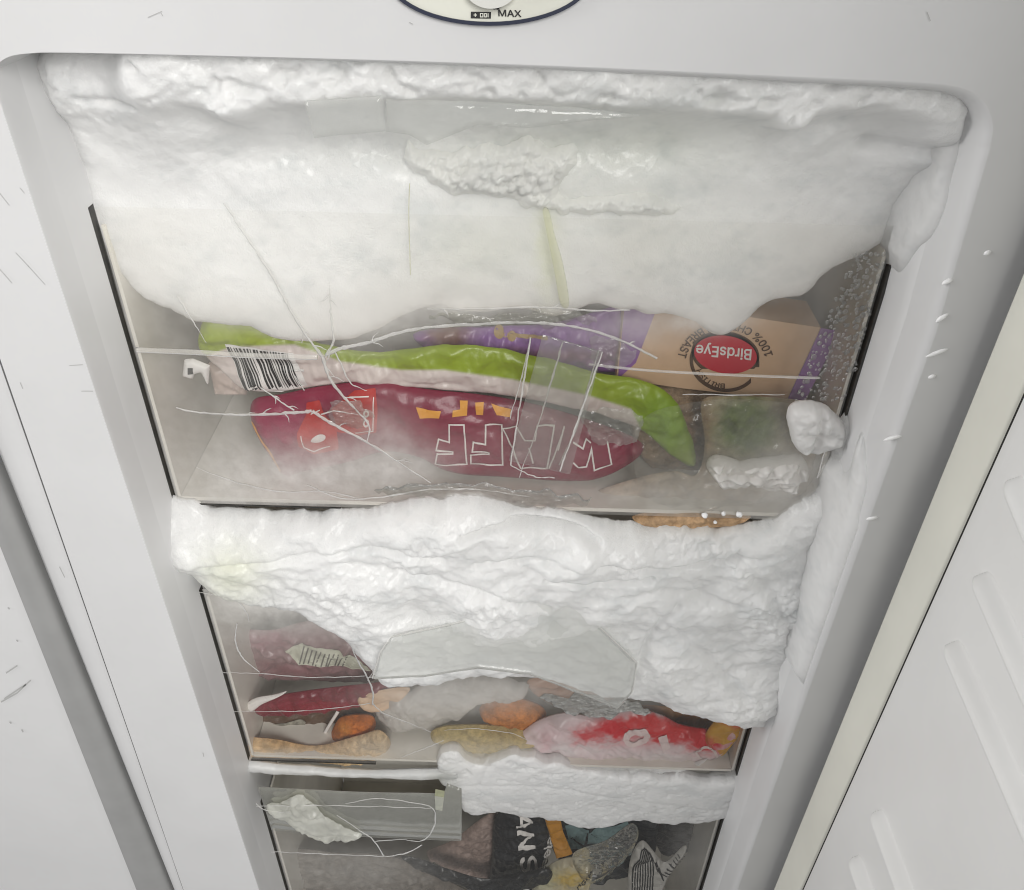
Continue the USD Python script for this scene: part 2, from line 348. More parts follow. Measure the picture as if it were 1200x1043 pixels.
# outer casing left of the seam: steel strip turning round the corner
cz = np.linspace(zb, 1.62, 30); prof = [(-.0012, 0.0005), (-.003, -.0002), (-.010, 0.0), (-.017, .0006), (-.0205, .003), (-.0225, .008), (-.023, .06)]
dk = P(np.array([0, 200.]), np.array([558., 1043.]), 0); md = (dk[0, 0]-dk[1, 0])/(dk[0, 2]-dk[1, 2]); DX = lambda z: dk[0, 0]+md*(z-dk[0, 2])
v, f = [], []
for z in cz:
    w = SX(z)-DX(z)
    for a, y in prof: v.append((SX(z)+a/.023*w*.985, y, z))
n = len(prof)
for i in range(len(cz)-1):
    for j in range(n-1): f.append([i*n+j, i*n+j+1, (i+1)*n+j+1, (i+1)*n+j])
part(fz, 'casing_side', (v, f), WHITE, smooth=60)
part(fz, 'casing_seam', (np.array([(SX(z)+a, .006, z) for z in (zb, 1.62) for a in (-.003, .002)]), [[0, 1, 3], [0, 3, 2]]), BLACK, smooth=False)

# dial plate on the header
hp = Flat(-.0008)
def ell(cx, cy, a, b, n=64): t = np.arange(n)*2*np.pi/n; return np.c_[cx+a*np.cos(t), cy+b*np.sin(t)]
def raised(pts, y0, y1, hole=None):
    q = P(pts[:, 0], pts[:, 1], 0)[:, [0, 2]]; g = Polygon(q)
    if hole is not None: g = g.difference(Polygon(P(hole[:, 0], hole[:, 1], 0)[:, [0, 2]]))
    m = trimesh.creation.extrude_polygon(g, y0-y1, engine='earcut'); vv = np.asarray(m.vertices)
    return trimesh.Trimesh(np.c_[vv[:, 0], y0-vv[:, 2], vv[:, 1]], m.faces[:, ::-1], process=False)
dp = part(fz, 'control_panel', raised(ell(574, -30, 117, 55.5), 0.001, -.0015), PLATE, smooth=False, label='cream oval control panel with dial and MAX mark')
part(dp, 'rim', raised(ell(574, -30, 121, 59), 0.001, -.0022, ell(574, -30, 116, 54.5)), BLUE, smooth=False)
part(dp, 'dial_knob', raised(ell(576, -26, 34, 33), -.001, -.006), KNOB, smooth=False)
part(dp, 'dial_ring', raised(ell(576, -26, 36, 35), -.001, -.0021, ell(576, -26, 34.2, 33.2)), SIDE, smooth=False)
b0 = Flat(-.0016)
part(dp, 'lettering', letters('MAX', b0, (583, 18.5), (9.0, .35), (-.3, -7.6), bold=True), INK, smooth=False)
part(dp, 'mark', decal(Point(579.5, 8.5).buffer(2.6), b0), INK, smooth=False)
part(dp, 'mark', decal(strokes([[(583, 10), (590, 4), (596, -3), (600, -12)]], 1.3), b0), INK, smooth=False)
part(dp, 'symbol_plate', decal([(552, 13.5), (575.5, 13.8), (575.3, 21.6), (551.8, 21.2)], b0), INK, smooth=False)
sy = [[(555.5, 17.4), (558.5, 17.4)], [(557, 15.8), (557, 19.2)], [(563, 15.6), (563, 19.6), (566, 19.6), (566, 15.6), (563, 15.6)], [(568, 15.6), (568, 19.6), (570, 19.6), (570, 15.6), (568, 15.6)], [(572, 15.6), (572, 19.6)]]
part(dp, 'symbol', decal(strokes(sy, .5), Flat(-.002)), PLATE, smooth=False)

# scratches on the flange
fl = Flat(0.0)
for l in ([(0, 226), (11, 240)], [(24, 220), (29, 226)], [(19, 296), (34, 312)], [(0, 315), (14, 331)], [(34, 312), (53, 333)], [(82, 428), (97, 427)], [(96, 458), (109, 458)], [(174, 20), (190, 13)], [(189, 15), (191, 18)],
          [(24, 448), (27, 455)], [(70, 664), (76, 676)], [(238, 882), (239, 886)], [(480, 26), (484, 28)], [(1086, 14), (1090, 24)], [(1012, 955), (1015, 958)]):
    part(fz, 'scratch', decal(strokes([l], .4), Flat(-.0002)), SCR, smooth=False)
ck = Flat(-.0003)

# door, open at the right: rubber gasket, dark groove, liner with ribs
yaw_d = math.radians(3.2)
u_d = np.array([-math.sin(yaw_d), -math.cos(yaw_d), 0]); n_d = np.array([-math.cos(yaw_d), math.sin(yaw_d), 0])   # along the door towards us; its face
p_d = (P(1113, 500, -.012)+P(915, 1043, -.012))/2
g1 = PP(np.array([1170, 949.]), np.array([500., 1043.]), p_d, n_d)
wg = ((g1-p_d)@u_d).mean()
def door_pt(a, b, z): return np.array([p_d[0], p_d[1], 0])+u_d*a+n_d*b+np.array([0, 0, z])
def door_loft(profile, z0, z1):
    v = np.array([door_pt(a, b, z) for z in (z0, z1) for a, b in profile]); n = len(profile)
    return v, [[j, j+1, n+j+1, n+j] for j in range(n-1)]
dr = part(fz, 'door', door_loft([(-.001, -.06), (-.001, -.002), (wg+.5, -.002), (wg+.5, -.06), (-.001, -.06)], .35, 1.75), DOORW, smooth=False, label='open door with cream seal and ribbed white inner face')
part(dr, 'gasket', door_loft([(-.0005, -.004), (0, -.001), (.001, .0004), (.003, .001), (wg*.35, .0018), (wg*.7, .001), (wg*.87, 0), (wg*.9, -.001), (wg*.92, -.003)], .35, 1.75), CREAM, smooth=60)
part(dr, 'groove', door_loft([(wg*.9, -.0018), (wg*1.12, -.0018)], .35, 1.75), BLACK, smooth=False)
part(dr, 'inner_liner', door_loft([(wg*1.06, -.0016), (wg*1.07, .0004), (wg*1.10, .0018), (wg*1.3, .003), (wg+.49, .003)], .35, 1.75), DOORW, smooth=60)
def rib(px0, px1, wdt, hgt):
    a, b = PP(np.array([px0[0], px1[0]]), np.array([px0[1], px1[1]]), p_d+n_d*.003, n_d)
    L = np.linalg.norm(b-a); d = (b-a)/L; up = np.cross(n_d, d)
    t = np.linspace(0, 1, 40); s = np.linspace(-1, 1, 15)
    v = []
    for tt in t:
        e = min(1, tt*L/.012); e = math.sqrt(max(0, 1-(1-e)**2))
        for ss in s: v.append(a+d*tt*L+up*ss*wdt*max(e, .05)+n_d*(hgt*e*(.5+.5*math.cos(math.pi*ss))-.0002))
    return v, [[i*15+j, i*15+j+1, (i+1)*15+j+1, (i+1)*15+j] for i in range(39) for j in range(14)]
for a, b in (((1150, 672), (1262, 920)), ((1116, 752), (1245, 1042)), ((1029, 950), (1085, 1100)), ((1003, 1004), (1050, 1130)), ((1188, 560), (1290, 800))):
    part(dr, 'rib', rib(a, b, .0085, .0075), DOORW, smooth=True)

# neighbouring white cabinet at the far left, with a rounded grey trim
cb = thing('cabinet', 'white cabinet side with rounded grey metal trim left of the freezer', 'cabinet', (-.35, 0, .4))
tr0 = P(np.array([0, 160.]), np.array([640., 1043.]), -.004); mt = (tr0[0, 0]-tr0[1, 0])/(tr0[0, 2]-tr0[1, 2]); TX = lambda z: tr0[0, 0]+mt*(z-tr0[0, 2])
v, f = [], []
tp = [(0, .02), (0.02, .0045), (.05, .0015), (.12, -.001), (.3, -.0035), (.5, -.0046), (.7, -.005), (.9, -.0046), (1, -.004)]
for z in cz:
    for a, y in tp: v.append((DX(z)-.0012+(TX(z)-DX(z)+.0012)*a, y, z))
n = len(tp)
for i in range(len(cz)-1):
    for j in range(n-1): f.append([i*n+j, i*n+j+1, (i+1)*n+j+1, (i+1)*n+j])
part(cb, 'metal_trim', (v, f), STEEL, smooth=60)
part(cb, 'gap_seal', (np.array([(DX(z)+a, .012, z) for z in (zb, 1.62) for a in (-.004, .004)]), [[0, 1, 3], [0, 3, 2]]), BLACK, smooth=False)
v = []
for z in cz: v += [(TX(z)+.0002, -.0036, z), (TX(z)-.002, -.0046, z), (TX(z)-.006, -.005, z), (TX(z)-.3, -.005, z)]
part(cb, 'panel', (v, [[i*4+j, i*4+j+1, (i+1)*4+j+1, (i+1)*4+j] for i in range(len(cz)-1) for j in range(3)]), WHITE, smooth=60)
for l in ([(2, 822), (20, 812), (36, 797)], [(6, 818), (30, 802)], [(8, 788), (20, 780)], [(26, 855), (27, 857)], [(12, 846), (13, 847)], [(20, 750), (21, 751)], [(10, 712), (11, 713)]):
    part(cb, 'scratch', decal(strokes([l], .8), Flat(-.0052)), SCR, smooth=False)

# ------------------------------------------------------------------ drawers
YP = .045; XD = .210
def zat(px, py, Y=YP): return float(P(px, py, Y)[2])
def panel_mesh(z0, z1, fogs, base_fog, nx=150, nz=80, bow=.004, th=.0025):
    xs = np.linspace(-XD+.002, XD-.002, nx); zs = np.linspace(z0, z1, nz)
    X, Z = np.meshgrid(xs, zs); Y = YP-bow*(1-(X/XD)**2)*0+0*X
    pxx, pyy = px_of(np.stack([X, Y, Z], -1).reshape(-1, 3)); pxx, pyy = pxx.reshape(X.shape), pyy.reshape(X.shape)
    fog = np.full(X.shape, base_fog)
    for cx, cy, rx, ry, k in fogs: fog = fog+k*np.exp(-((pxx-cx)/rx)**2-((pyy-cy)/ry)**2)
    fog = np.clip(fog*(1+.3*(fbm(np.stack([X, 0*X, Z], -1)/.02, 4, 3)-.5)), 0, .95)
    i, j = np.meshgrid(np.arange(nz-1), np.arange(nx-1), indexing='ij'); a = (i*nx+j).ravel()
    ff = np.vstack([np.c_[a, a+1, a+nx+1], np.c_[a, a+nx+1, a+nx]])
    v = np.c_[X.ravel(), Y.ravel(), Z.ravel()]
    return (v, ff), fog.ravel()
def drawer(label, z1, z0, fogs, base_fog, clipx=None):
    d = thing('storage_bin', label, 'drawer', (0, YP, z0), 'clear freezer drawers')
    (v, f), fog = panel_mesh(z0, z1, fogs, base_fog)
    pn = part(d, 'front_panel', (v, f), PANEL, pv={'fog': fog})
    for s in (-1, 1):
        part(d, 'side_edge', box(min(s*XD, s*(XD+.0022)), max(s*XD, s*(XD+.0022)), YP-.001, YP+.005, z0, z1-.0005), DARKB, smooth=False)
        part(d, 'side_wall', box(min(s*(XD-.0035), s*(XD-.0015)), max(s*(XD-.0035), s*(XD-.0015)), YP+.004, .26, z0, z1-.012), SIDE, smooth=False)
    part(d, 'bottom', box(-XD+.004, XD-.004, YP+.003, .26, z0, z0+.003), SIDE, smooth=False)
    part(d, 'back_wall', box(-XD+.004, XD-.004, .26, .263, z0, z1-.012), SIDE, smooth=False)
    part(d, 'bottom_edge', box(-XD+.002, -.10, YP-.0004, YP+.0024, z0-.0011, z0-.0002), DARKB, smooth=False)
    return d, pn
def crack(pn, pts, w=1.6, taper=(1, .35), Y=YP-.0012, name='crack', m=None, jit=1.2, seed=0):
    q = spline(pts, 8); n = len(q)
    q = q + jit*2.6*(np.c_[fbm(np.c_[q/7., np.full(n, seed)], 4, 1, .7), fbm(np.c_[q/7., np.full(n, seed+7.)], 4, 2, .7)]-.5)
    p = P(q[:, 0], q[:, 1], Y); s = np.linalg.norm(P(600, 500, Y)-P(601, 500, Y))
    r = np.interp(np.linspace(0, 1, n), [0, .5, 1], [taper[0], 1, taper[1]])*w*s*.72*np.clip(.1+1.8*fbm(np.c_[q/4., np.full(n, seed+3.)], 3, 5, .7), .15, 2)
    part(pn, name, tube(p, r, 6, .5), m or CRACK, smooth=True)

z1a, z1b = CAM[2]-.1684, CAM[2]-.3702
d1, pn1 = drawer('top drawer with cracked clear front, packed with frost over green and maroon bags', z1a, z1b,
    [(250, 560, 190, 50, .22), (420, 545, 120, 40, .4), (520, 360, 130, 28, .5), (430, 400, 60, 22, .25), (860, 580, 130, 40, .25), (720, 395, 80, 22, .25), (200, 450, 60, 120, .18), (640, 520, 60, 50, .16), (930, 560, 50, 60, .4), (960, 380, 40, 80, .14), (450, 500, 30, 30, .2), (300, 372, 60, 14, .3), (420, 378, 60, 14, .3), (800, 375, 90, 16, .3), (180, 300, 40, 80, .15), (960, 290, 50, 40, .2), (150, 380, 14, 120, .12), (270, 500, 22, 100, .16), (330, 560, 80, 22, .25), (470, 545, 40, 20, .2), (300, 585, 120, 14, .25), (700, 585, 160, 18, .22), (260, 358, 40, 10, .3), (345, 386, 40, 8, .3), (560, 355, 60, 8, .3), (840, 378, 40, 10, .35), (720, 352, 40, 8, .3), (900, 340, 30, 14, .25)], .02)
z2a, z2b = zat(228, 690), CAM[2]-.6616
d2, pn2 = drawer('middle drawer with chipped clear front, half buried under a frost bank', z2a, z2b,
    [(330, 720, 110, 40, .4), (520, 815, 90, 25, .35), (620, 810, 80, 20, .2), (260, 800, 40, 80, .12), (720, 820, 70, 15, .2), (300, 700, 80, 26, .4), (520, 880, 120, 14, .3), (330, 884, 60, 6, .2), (820, 896, 60, 8, .2)], .03)
z3a, z3b = zat(300, 938), zat(340, 1120)
d3, pn3 = drawer('bottom drawer with clear label holder, holding black and clear food packets', z3a, z3b, [(420, 1020, 80, 30, .25), (330, 1000, 50, 50, .12), (830, 1000, 40, 40, .2)], .02)

cr1 = [([(262, 238), (290, 280), (318, 322), (340, 362), (362, 398), (378, 418)], 2.2, (.4, 1)), ([(386, 330), (388, 370), (391, 398), (382, 418)], 1.4, (.3, 1.6)),
       ([(378, 418), (386, 442), (400, 462), (418, 482), (432, 498), (430, 518)], 2.2, (1.4, .5)), ([(206, 478), (240, 484), (290, 486), (340, 484), (366, 482)], 2.4, (.5, 1.2)),
       ([(366, 482), (390, 497), (430, 518), (465, 540), (505, 566)], 2.4, (1.3, .4)), ([(306, 455), (325, 468), (345, 481)], 1.6, (.6, 1)), ([(376, 486), (394, 482), (420, 486)], 1.3, (1, .4)),
       ([(382, 416), (400, 408), (430, 402), (460, 392), (500, 384), (560, 380), (620, 378), (680, 384), (730, 400), (770, 420)], 2.6, (1.2, .7)), ([(345, 440), (357, 458)], 1.0, (.5, 1)),
       ([(500, 362), (560, 362), (640, 360), (690, 364), (738, 364)], 1.8, (.6, .6)), ([(660, 400), (648, 440), (630, 500), (608, 560)], 1.4, (1, .5)), ([(622, 396), (612, 440), (598, 490)], 1.2, (.6, .6)),
       ([(702, 410), (690, 450), (676, 500), (655, 545)], 1.6, (.6, .8)), ([(598, 545), (625, 558), (650, 560)], 1.4, (.6, .8)), ([(345, 434), (356, 434)], 1.8, (1, 1)),
       ([(230, 548), (280, 566), (330, 576), (380, 576), (420, 584)], 1.4, (.4, .6)), ([(360, 568), (400, 584), (450, 582), (500, 574), (560, 574), (620, 582)], 1.8, (.5, .5)),
       ([(965, 545), (958, 560), (966, 530), (970, 518)], 1.4, (.5, .5)), ([(208, 346), (225, 375), (242, 402)], 1.0, (1.6, .5)), ([(800, 462), (850, 463), (920, 462)], 1.1, (.6, .6)), ([(392, 412), (402, 432), (412, 450), (430, 458)], 1.2, (1, .6))]
for k, (p, w, t) in enumerate(cr1): crack(pn1, p, w, t, seed=k*3.1)
rc = np.random.default_rng(17)
for k in (0, 2, 3, 4, 7, 1, 5, 9):                                   # fine branches off the main cracks
    q = spline(cr1[k][0], 6)
    for b in range(3):
        i_ = rc.integers(2, len(q)-2); dv = q[i_+1]-q[i_]; an = math.atan2(dv[1], dv[0])+rc.choice([-1, 1])*rc.uniform(.4, 1.0); L = rc.uniform(7, 20)
        crack(pn1, [q[i_], q[i_]+L*.5*np.array([math.cos(an), math.sin(an)]), q[i_]+L*np.array([math.cos(an+.2), math.sin(an+.2)])], 1.1, (1, .3), seed=200+k*5+b)
def ridge(pn, pts, w, m=PANEL, name='ridge', Y=YP-.0015):
    q = spline(pts, 10); p = P(q[:, 0], q[:, 1], Y); s = .00055
    t = tube(p, w*s, 8, .7); part(pn, name, t, m, smooth=True, pv={'fog': np.full(len(t.vertices), .3)} if m is PANEL else None)
ridge(pn1, [(160, 410), (230, 413), (300, 417), (372, 419)], 3.2); ridge(pn1, [(690, 427), (760, 434), (850, 439), (960, 443)], 1.6)
# narrow piece of broken plastic strap over the front
stp = Pil([(636, 392), (706, 412), (668, 556), (596, 540)], YP-.004, .001, .003, res=.002, smooth_outline=False)
part(pn1, 'broken_strip', stp.mesh, clear('strip_plastic', tint=(.96, .96, .95), film=(.8, .8, .77), fog=.1, rough=.1), smooth=30)
strap = mat('yellow_tape', (.74, .74, .58), .4, var=.2, vscale=60)
for k, sd in enumerate(([(622, 396), (598, 545)], [(706, 412), (690, 470), (656, 552)])): crack(pn1, [sd[0], *[tuple(np.array(sd[0])+(np.array(sd[-1])-np.array(sd[0]))*t) for t in (.35, .7)], sd[-1]], 1.5, (.8, .8), Y=YP-.0055, seed=30+k, name='strip_edge')
RIME = clear('rime_glaze', tint=(.95, .95, .93), film=(.84, .83, .80), fog=.10, rough=.12, bump=.7, bscale=260, bdist=.002, ior=1.5, noise=200)
def rime(pn, poly, seed, Y=YP-.0006):
    pl = Pil(poly, Y, .0010, .006, res=.0007, rough=[(.0014, .004), (.0008, .0016)], jag=14, back=.0002, seed=seed)
    part(pn, 'rime_patch', pl.mesh, RIME, smooth=35)
for k, pg in enumerate(([(676, 486), (700, 476), (745, 488), (752, 512), (720, 520), (690, 508)], [(690, 400), (715, 396), (746, 412), (730, 432), (700, 424)], [(386, 474), (412, 468), (440, 486), (424, 500), (392, 498)], [(500, 366), (560, 368), (640, 366), (700, 374), (640, 382), (540, 378)], [(440, 574), (520, 566), (620, 574), (700, 586), (640, 592), (520, 586)])): rime(pn1, pg, 140+k)
rime(pn2, [(640, 812), (720, 818), (760, 832), (700, 836), (650, 828)], 163)
# droplets on the inside right of the top drawer
dl = []
for _ in range(1100):
    px, py = RNG.uniform(930, 1060), RNG.uniform(270, 470)
    if px > 1052-(py-262)*.265-4 or px < 1000-(py-300)*.42 or py < 296: continue
    c = P(px, py, YP-.0006); r = RNG.uniform(.0004, .0011)*(1 if RNG.random() < .8 else 1.5)
    s = trimesh.creation.icosphere(subdivisions=1, radius=1); s.apply_scale((r, r*.5, r*RNG.uniform(1, 1.35))); s.apply_translation(c); dl.append(s)
part(pn1, 'droplets', cat_(dl), DROP, smooth=True, kind='stuff')

# ---------------------------------------------------------------- frost
def tint_of(pl, col, spots=(), seed=0, var=.03):
    v = np.asarray(pl.mesh.vertices); px, py = px_of(v)
    c = np.tile(np.asarray(col, float), (len(v), 1))
    wx, wy = 22*(fbm(v/.007, 4, seed+1, .65)-.5), 22*(fbm(v/.007, 4, seed+2, .65)-.5)
    px, py = px+wx, py+wy
    for cx, cy, rx, ry, k, cc in spots:
        w = np.clip(k*np.exp(-((px-cx)/rx)**2-((py-cy)/ry)**2), 0, 1)[:, None]; c = c*(1-w)+w*np.asarray(cc)
    return np.clip(c*(1+var*2*(fbm(v/.012, 3, seed)-.5))[:, None], 0, 1)
FW = (.90, .90, .885); ICE = (.80, .81, .76); GRN = (.76, .78, .62)
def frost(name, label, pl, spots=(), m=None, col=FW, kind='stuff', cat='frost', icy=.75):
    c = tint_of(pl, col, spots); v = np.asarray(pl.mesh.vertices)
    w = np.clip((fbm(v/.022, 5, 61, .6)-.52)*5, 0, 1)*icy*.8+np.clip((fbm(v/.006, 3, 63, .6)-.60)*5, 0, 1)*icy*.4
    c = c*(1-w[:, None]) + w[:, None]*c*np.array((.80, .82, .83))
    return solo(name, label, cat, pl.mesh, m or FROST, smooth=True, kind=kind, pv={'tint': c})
topm = Pil([(20, -60), (20, 122), (60, 190), (88, 245), (150, 290), (185, 330), (215, 346), (245, 358), (300, 364), (345, 380), (395, 382), (440, 372), (480, 356), (510, 344), (560, 350), (610, 346), (655, 352), (700, 340), (740, 352), (775, 346), (810, 366), (845, 372), (875, 346), (900, 330), (935, 322), (960, 300), (990, 285), (1030, 262), (1066, 250), (1060, 290), (1040, 350), (1018, 440), (1004, 500), (990, 560), (1030, 560), (1060, 490), (1080, 420), (1110, 346), (1150, 250), (1180, 150), (1190, -40), (1100, -70), (600, -70)],
    .087, .043, .016, tilt=-.03, res=.0010, rough=[(.006, .045), (.0018, .010), (.0009, .004)], clumps=[(.0020, .005, .5), (.0012, .0026, .5)], jag=9, power=.5, seed=4, ycap=(YP+.0045, z1a), xclip=True, ymin=.006,
    creases=[([(180, 84), (300, 94), (400, 92), (500, 84), (600, 90), (760, 96), (860, 104), (930, 116), (1000, 100), (1110, 104)], 27, -.036, .012), ([(190, 52), (600, 60), (1130, 70)], 34, -.03, .012), ([(40, 90), (110, 96), (180, 92)], 40, -.012, .03), ([(470, 165), (540, 205), (620, 230), (720, 240), (800, 275), (850, 320)], 14, .003), ([(612, 150), (640, 200), (650, 250)], 8, .004), ([(690, 290), (700, 345)], 10, .005), ([(735, 300), (740, 350)], 9, .005), ([(520, 320), (520, 350)], 9, .004),
             ([(380, 70), (388, 100), (380, 118)], 4, .004, .014), ([(900, 92), (912, 120), (905, 150)], 6, .005, .014), ([(965, 96), (952, 125), (955, 145)], 5, .004, .014), ([(1078, 100), (1050, 115), (1010, 126)], 4, .004, .014), ([(450, 80), (455, 118)], 3, .003, .014), ([(560, 80), (566, 112)], 3, .003, .014), ([(700, 90), (710, 128)], 4, .004, .014), ([(74, 127), (150, 129)], 3, .005, .014), ([(280, 160), (420, 150), (560, 150), (760, 150)], 22, .010), ([(985, 135), (1060, 132)], 8, .010), ([(975, 140), (965, 200)], 8, .004)],
    bumps=[(270, 124, 34, .02, .016), (160, 110, 26, .008, .03), (930, 138, 22, .02, .016), (580, 195, 40, .006), (640, 190, 25, .007), (500, 200, 20, .004), (850, 290, 90, .006), (720, 310, 22, .006), (300, 300, 120, .006), (430, 320, 60, .004), (200, 190, 60, .006), (930, 130, 26, .008), (240, 120, 50, .008), (1118, 165, 62, .030, .02), (1095, 255, 40, .020, .03), (1020, 190, 60, .004)])
frost('frost', 'thick white frost bank filling the top of the compartment and the upper drawer', topm,
      [(640, 200, 200, 90, .55, ICE), (760, 170, 130, 50, .5, (.76, .78, .70)), (640, 300, 12, 60, .6, (.78, .80, .58)), (950, 270, 80, 60, .3, (.82, .80, .78)), (820, 270, 120, 60, .4, (.86, .86, .80)), (560, 295, 70, 40, .55, (.78, .79, .72)), (745, 300, 40, 50, .5, (.78, .77, .72)), (500, 330, 60, 30, .5, (.80, .80, .77)), (170, 270, 50, 60, .4, (.82, .82, .80)), (400, 190, 120, 40, .4, (.83, .84, .81)), (1090, 180, 40, 90, .5, (.84, .84, .84)), (120, 90, 60, 40, .4, (.84, .84, .84))])
midf = Pil([(185, 582), (260, 594), (330, 597), (400, 598), (450, 590), (500, 582), (560, 578), (620, 590), (680, 602), (740, 612), (800, 614), (850, 618), (900, 606), (930, 592), (960, 560), (975, 520), (995, 480), (1050, 480), (1050, 560), (1040, 620), (1020, 680), (1000, 740), (985, 790), (950, 830), (905, 842), (850, 832), (800, 824), (745, 806), (700, 800), (640, 790), (560, 786), (500, 790), (448, 792), (420, 762), (390, 735), (350, 714), (310, 702), (270, 690), (225, 668), (190, 640)],
    .046, .018, .022, res=.0009, rough=[(.011, .05), (.007, .025), (.0026, .012), (.0008, .0045)], clumps=[(.0028, .0065, .56), (.0016, .0026, .52)], jag=9, power=.6, seed=21, xclip=True, creases=[([(545, 604), (600, 598), (660, 606), (700, 618)], 4, .010), ([(400, 640), (470, 650), (560, 668), (640, 690)], 7, .005), ([(250, 640), (330, 634), (420, 624), (520, 632)], 5, .004), ([(700, 640), (780, 650), (880, 640)], 5, .005), ([(640, 655), (700, 662), (760, 656)], 4, .004), ([(760, 690), (800, 730), (870, 790)], 6, .003), ([(740, 770), (770, 705), (790, 690)], 5, .004), ([(560, 640), (620, 632), (670, 640)], 5, .004), ([(860, 640), (900, 680), (930, 740)], 7, .003), ([(300, 640), (380, 690), (440, 740)], 9, .002), ([(700, 680), (770, 670), (850, 690)], 6, .003)],
    bumps=[(690, 630, 24, .007), (560, 610, 60, .004), (420, 640, 160, .003), (520, 655, 120, -.004), (620, 660, 150, .006), (800, 780, 90, .006), (840, 720, 60, -.005), (740, 720, 40, -.007), (300, 640, 60, .004), (960, 640, 40, -.003), (650, 605, 70, -.005), (880, 800, 40, .004), (420, 720, 40, .003)])
frost('shelf_frost', 'broad bank of lumpy white snow between the top and middle drawers', midf, [(270, 675, 40, 40, .75, (.84, .86, .66)), (500, 610, 60, 22, .4, (.80, .78, .76)), (850, 680, 120, 60, .45, (.82, .83, .82)), (400, 620, 120, 22, .4, (.83, .83, .82)), (800, 740, 60, 30, .5, (.80, .81, .81)), (650, 690, 120, 16, .35, (.84, .84, .83)), (930, 720, 40, 80, .5, (.82, .83, .83)), (820, 615, 60, 14, .4, (.78, .68, .55))])
lowf = Pil([(512, 884), (535, 874), (560, 890), (600, 878), (640, 886), (700, 898), (760, 904), (820, 910), (890, 912), (880, 952), (846, 956), (800, 960), (745, 954), (700, 966), (650, 956), (600, 948), (545, 946), (535, 925), (515, 912)],
    .050, .014, .007, res=.0009, rough=[(.006, .04), (.0010, .010), (.0004, .004)], clumps=[(.0012, .005, .6)], jag=7, power=.5, seed=31, xclip=True, ymin=.041, yn=.35, creases=[([(540, 912), (640, 914), (740, 930), (840, 942)], 5, .003), ([(575, 885), (560, 915)], 5, .003), ([(760, 915), (745, 950)], 6, .002)], bumps=[(530, 895, 12, .006), (720, 945, 40, .003)])
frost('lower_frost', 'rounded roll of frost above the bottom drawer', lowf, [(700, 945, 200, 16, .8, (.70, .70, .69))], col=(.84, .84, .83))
strip = Pil([(288, 892), (350, 897), (430, 902), (520, 901), (538, 906), (520, 910), (400, 907), (294, 901)], .046, .005, .004, res=.0011, rough=[(.0008, .01)], jag=1.5, seed=33)
part(fz, 'shelf_lip', strip.mesh, FROSTS, smooth=True, pv={'tint': tint_of(strip, (.85, .86, .85))})
rh = hole[len(hole)//2:]; rh = rh[rh[:, 0] > .19]; rh = rh[np.argsort(rh[:, 1])]
def wall_x(z, y): return np.interp(z, rh[:, 1], rh[:, 0])-np.interp(y, [0, .003, .006, .02, .05, .33], [0, .0034, .0042, .0075, .0115, .017])
edge = []
for ex, ey in ((1126, 128), (1127, 165), (1118, 206), (1099, 268), (1060, 321), (1041, 346), (1022, 420), (1015, 490), (1016, 560), (1009, 625), (991, 690), (967, 760), (945, 805)):
    ys = np.linspace(.0005, .09, 400); pt = P(np.full(400, ex), np.full(400, ey), 0.0) if False else np.array([P(ex, ey, yy) for yy in ys])
    kk = np.argmin(np.abs(pt[:, 0]-wall_x(pt[:, 2], ys))); edge.append((pt[kk, 2], ys[kk]))
edge = np.array(edge)[::-1]
zs = np.arange(edge[0, 0], edge[-1, 0], .0011); ye = np.interp(zs, edge[:, 0], edge[:, 1])
ye = ndimage.gaussian_filter1d(ye, 5)+.006*(fbm(np.c_[zs/.02, 0*zs, 0*zs], 3, 5)-.5); ye = np.clip(ye, .003, .08)
tt = np.r_[0, np.linspace(0, 1, 46)**1.6]
Zg = np.repeat(zs[:, None], len(tt), 1); Yg = ye[:, None]+(.10-ye[:, None])*tt[None]
dist = Yg-ye[:, None]; qq = np.stack([Zg, Yg, 0*Zg], -1)
tk = .0042*np.sqrt(1-(1-np.clip(dist/.006, 0, 1))**2)*(.7+.6*fbm(qq/.02, 4, 7))+.0012*(fbm(qq/.005, 3, 9)-.4)*np.clip(dist/.003, 0, 1)
tk = tk*np.minimum(1, np.minimum(Zg-zs[0], zs[-1]-Zg+.004)/.006); tk[:, 0] = -.001
in1 = np.clip((Zg-z1b-.045)/.015, 0, 1)*np.clip((z1a-.012-Zg)/.015, 0, 1)*np.clip((Yg-.018)/.012, 0, 1); tk = tk*(1-in1)-.0012*in1
vv = np.stack([wall_x(Zg, Yg)-tk, Yg, Zg], -1).reshape(-1, 3); nz_, nt = Zg.shape
ii, jj = np.meshgrid(np.arange(nz_-1), np.arange(nt-1), indexing='ij'); aa = (ii*nt+jj).ravel()
wm = trimesh.Trimesh(vv, np.vstack([np.c_[aa, aa+nt+1, aa+1], np.c_[aa, aa+nt, aa+nt+1]]), process=False)
class _W: mesh = wm
frost('wall_ice', 'smooth ice crust running down the right inner wall beside the top drawer', _W, m=FROSTS, col=(.87, .87, .86))
cryst = Pil([(476, 168), (505, 176), (560, 172), (600, 165), (625, 160), (645, 175), (672, 168), (676, 190), (655, 225), (700, 232), (760, 228), (800, 245), (770, 252), (700, 250), (640, 246), (580, 232), (530, 226), (490, 205)],
    .048, .004, .016, res=.0009, rough=[(.004, .02), (.002, .006)], clumps=[(.0026, .0030, .2), (.0016, .0018, .2)], jag=10, seed=57)
frost('crystal_frost', 'coarse glittering ice crystals along the middle of the frost bank in the top drawer', cryst, col=(.86, .86, .80))
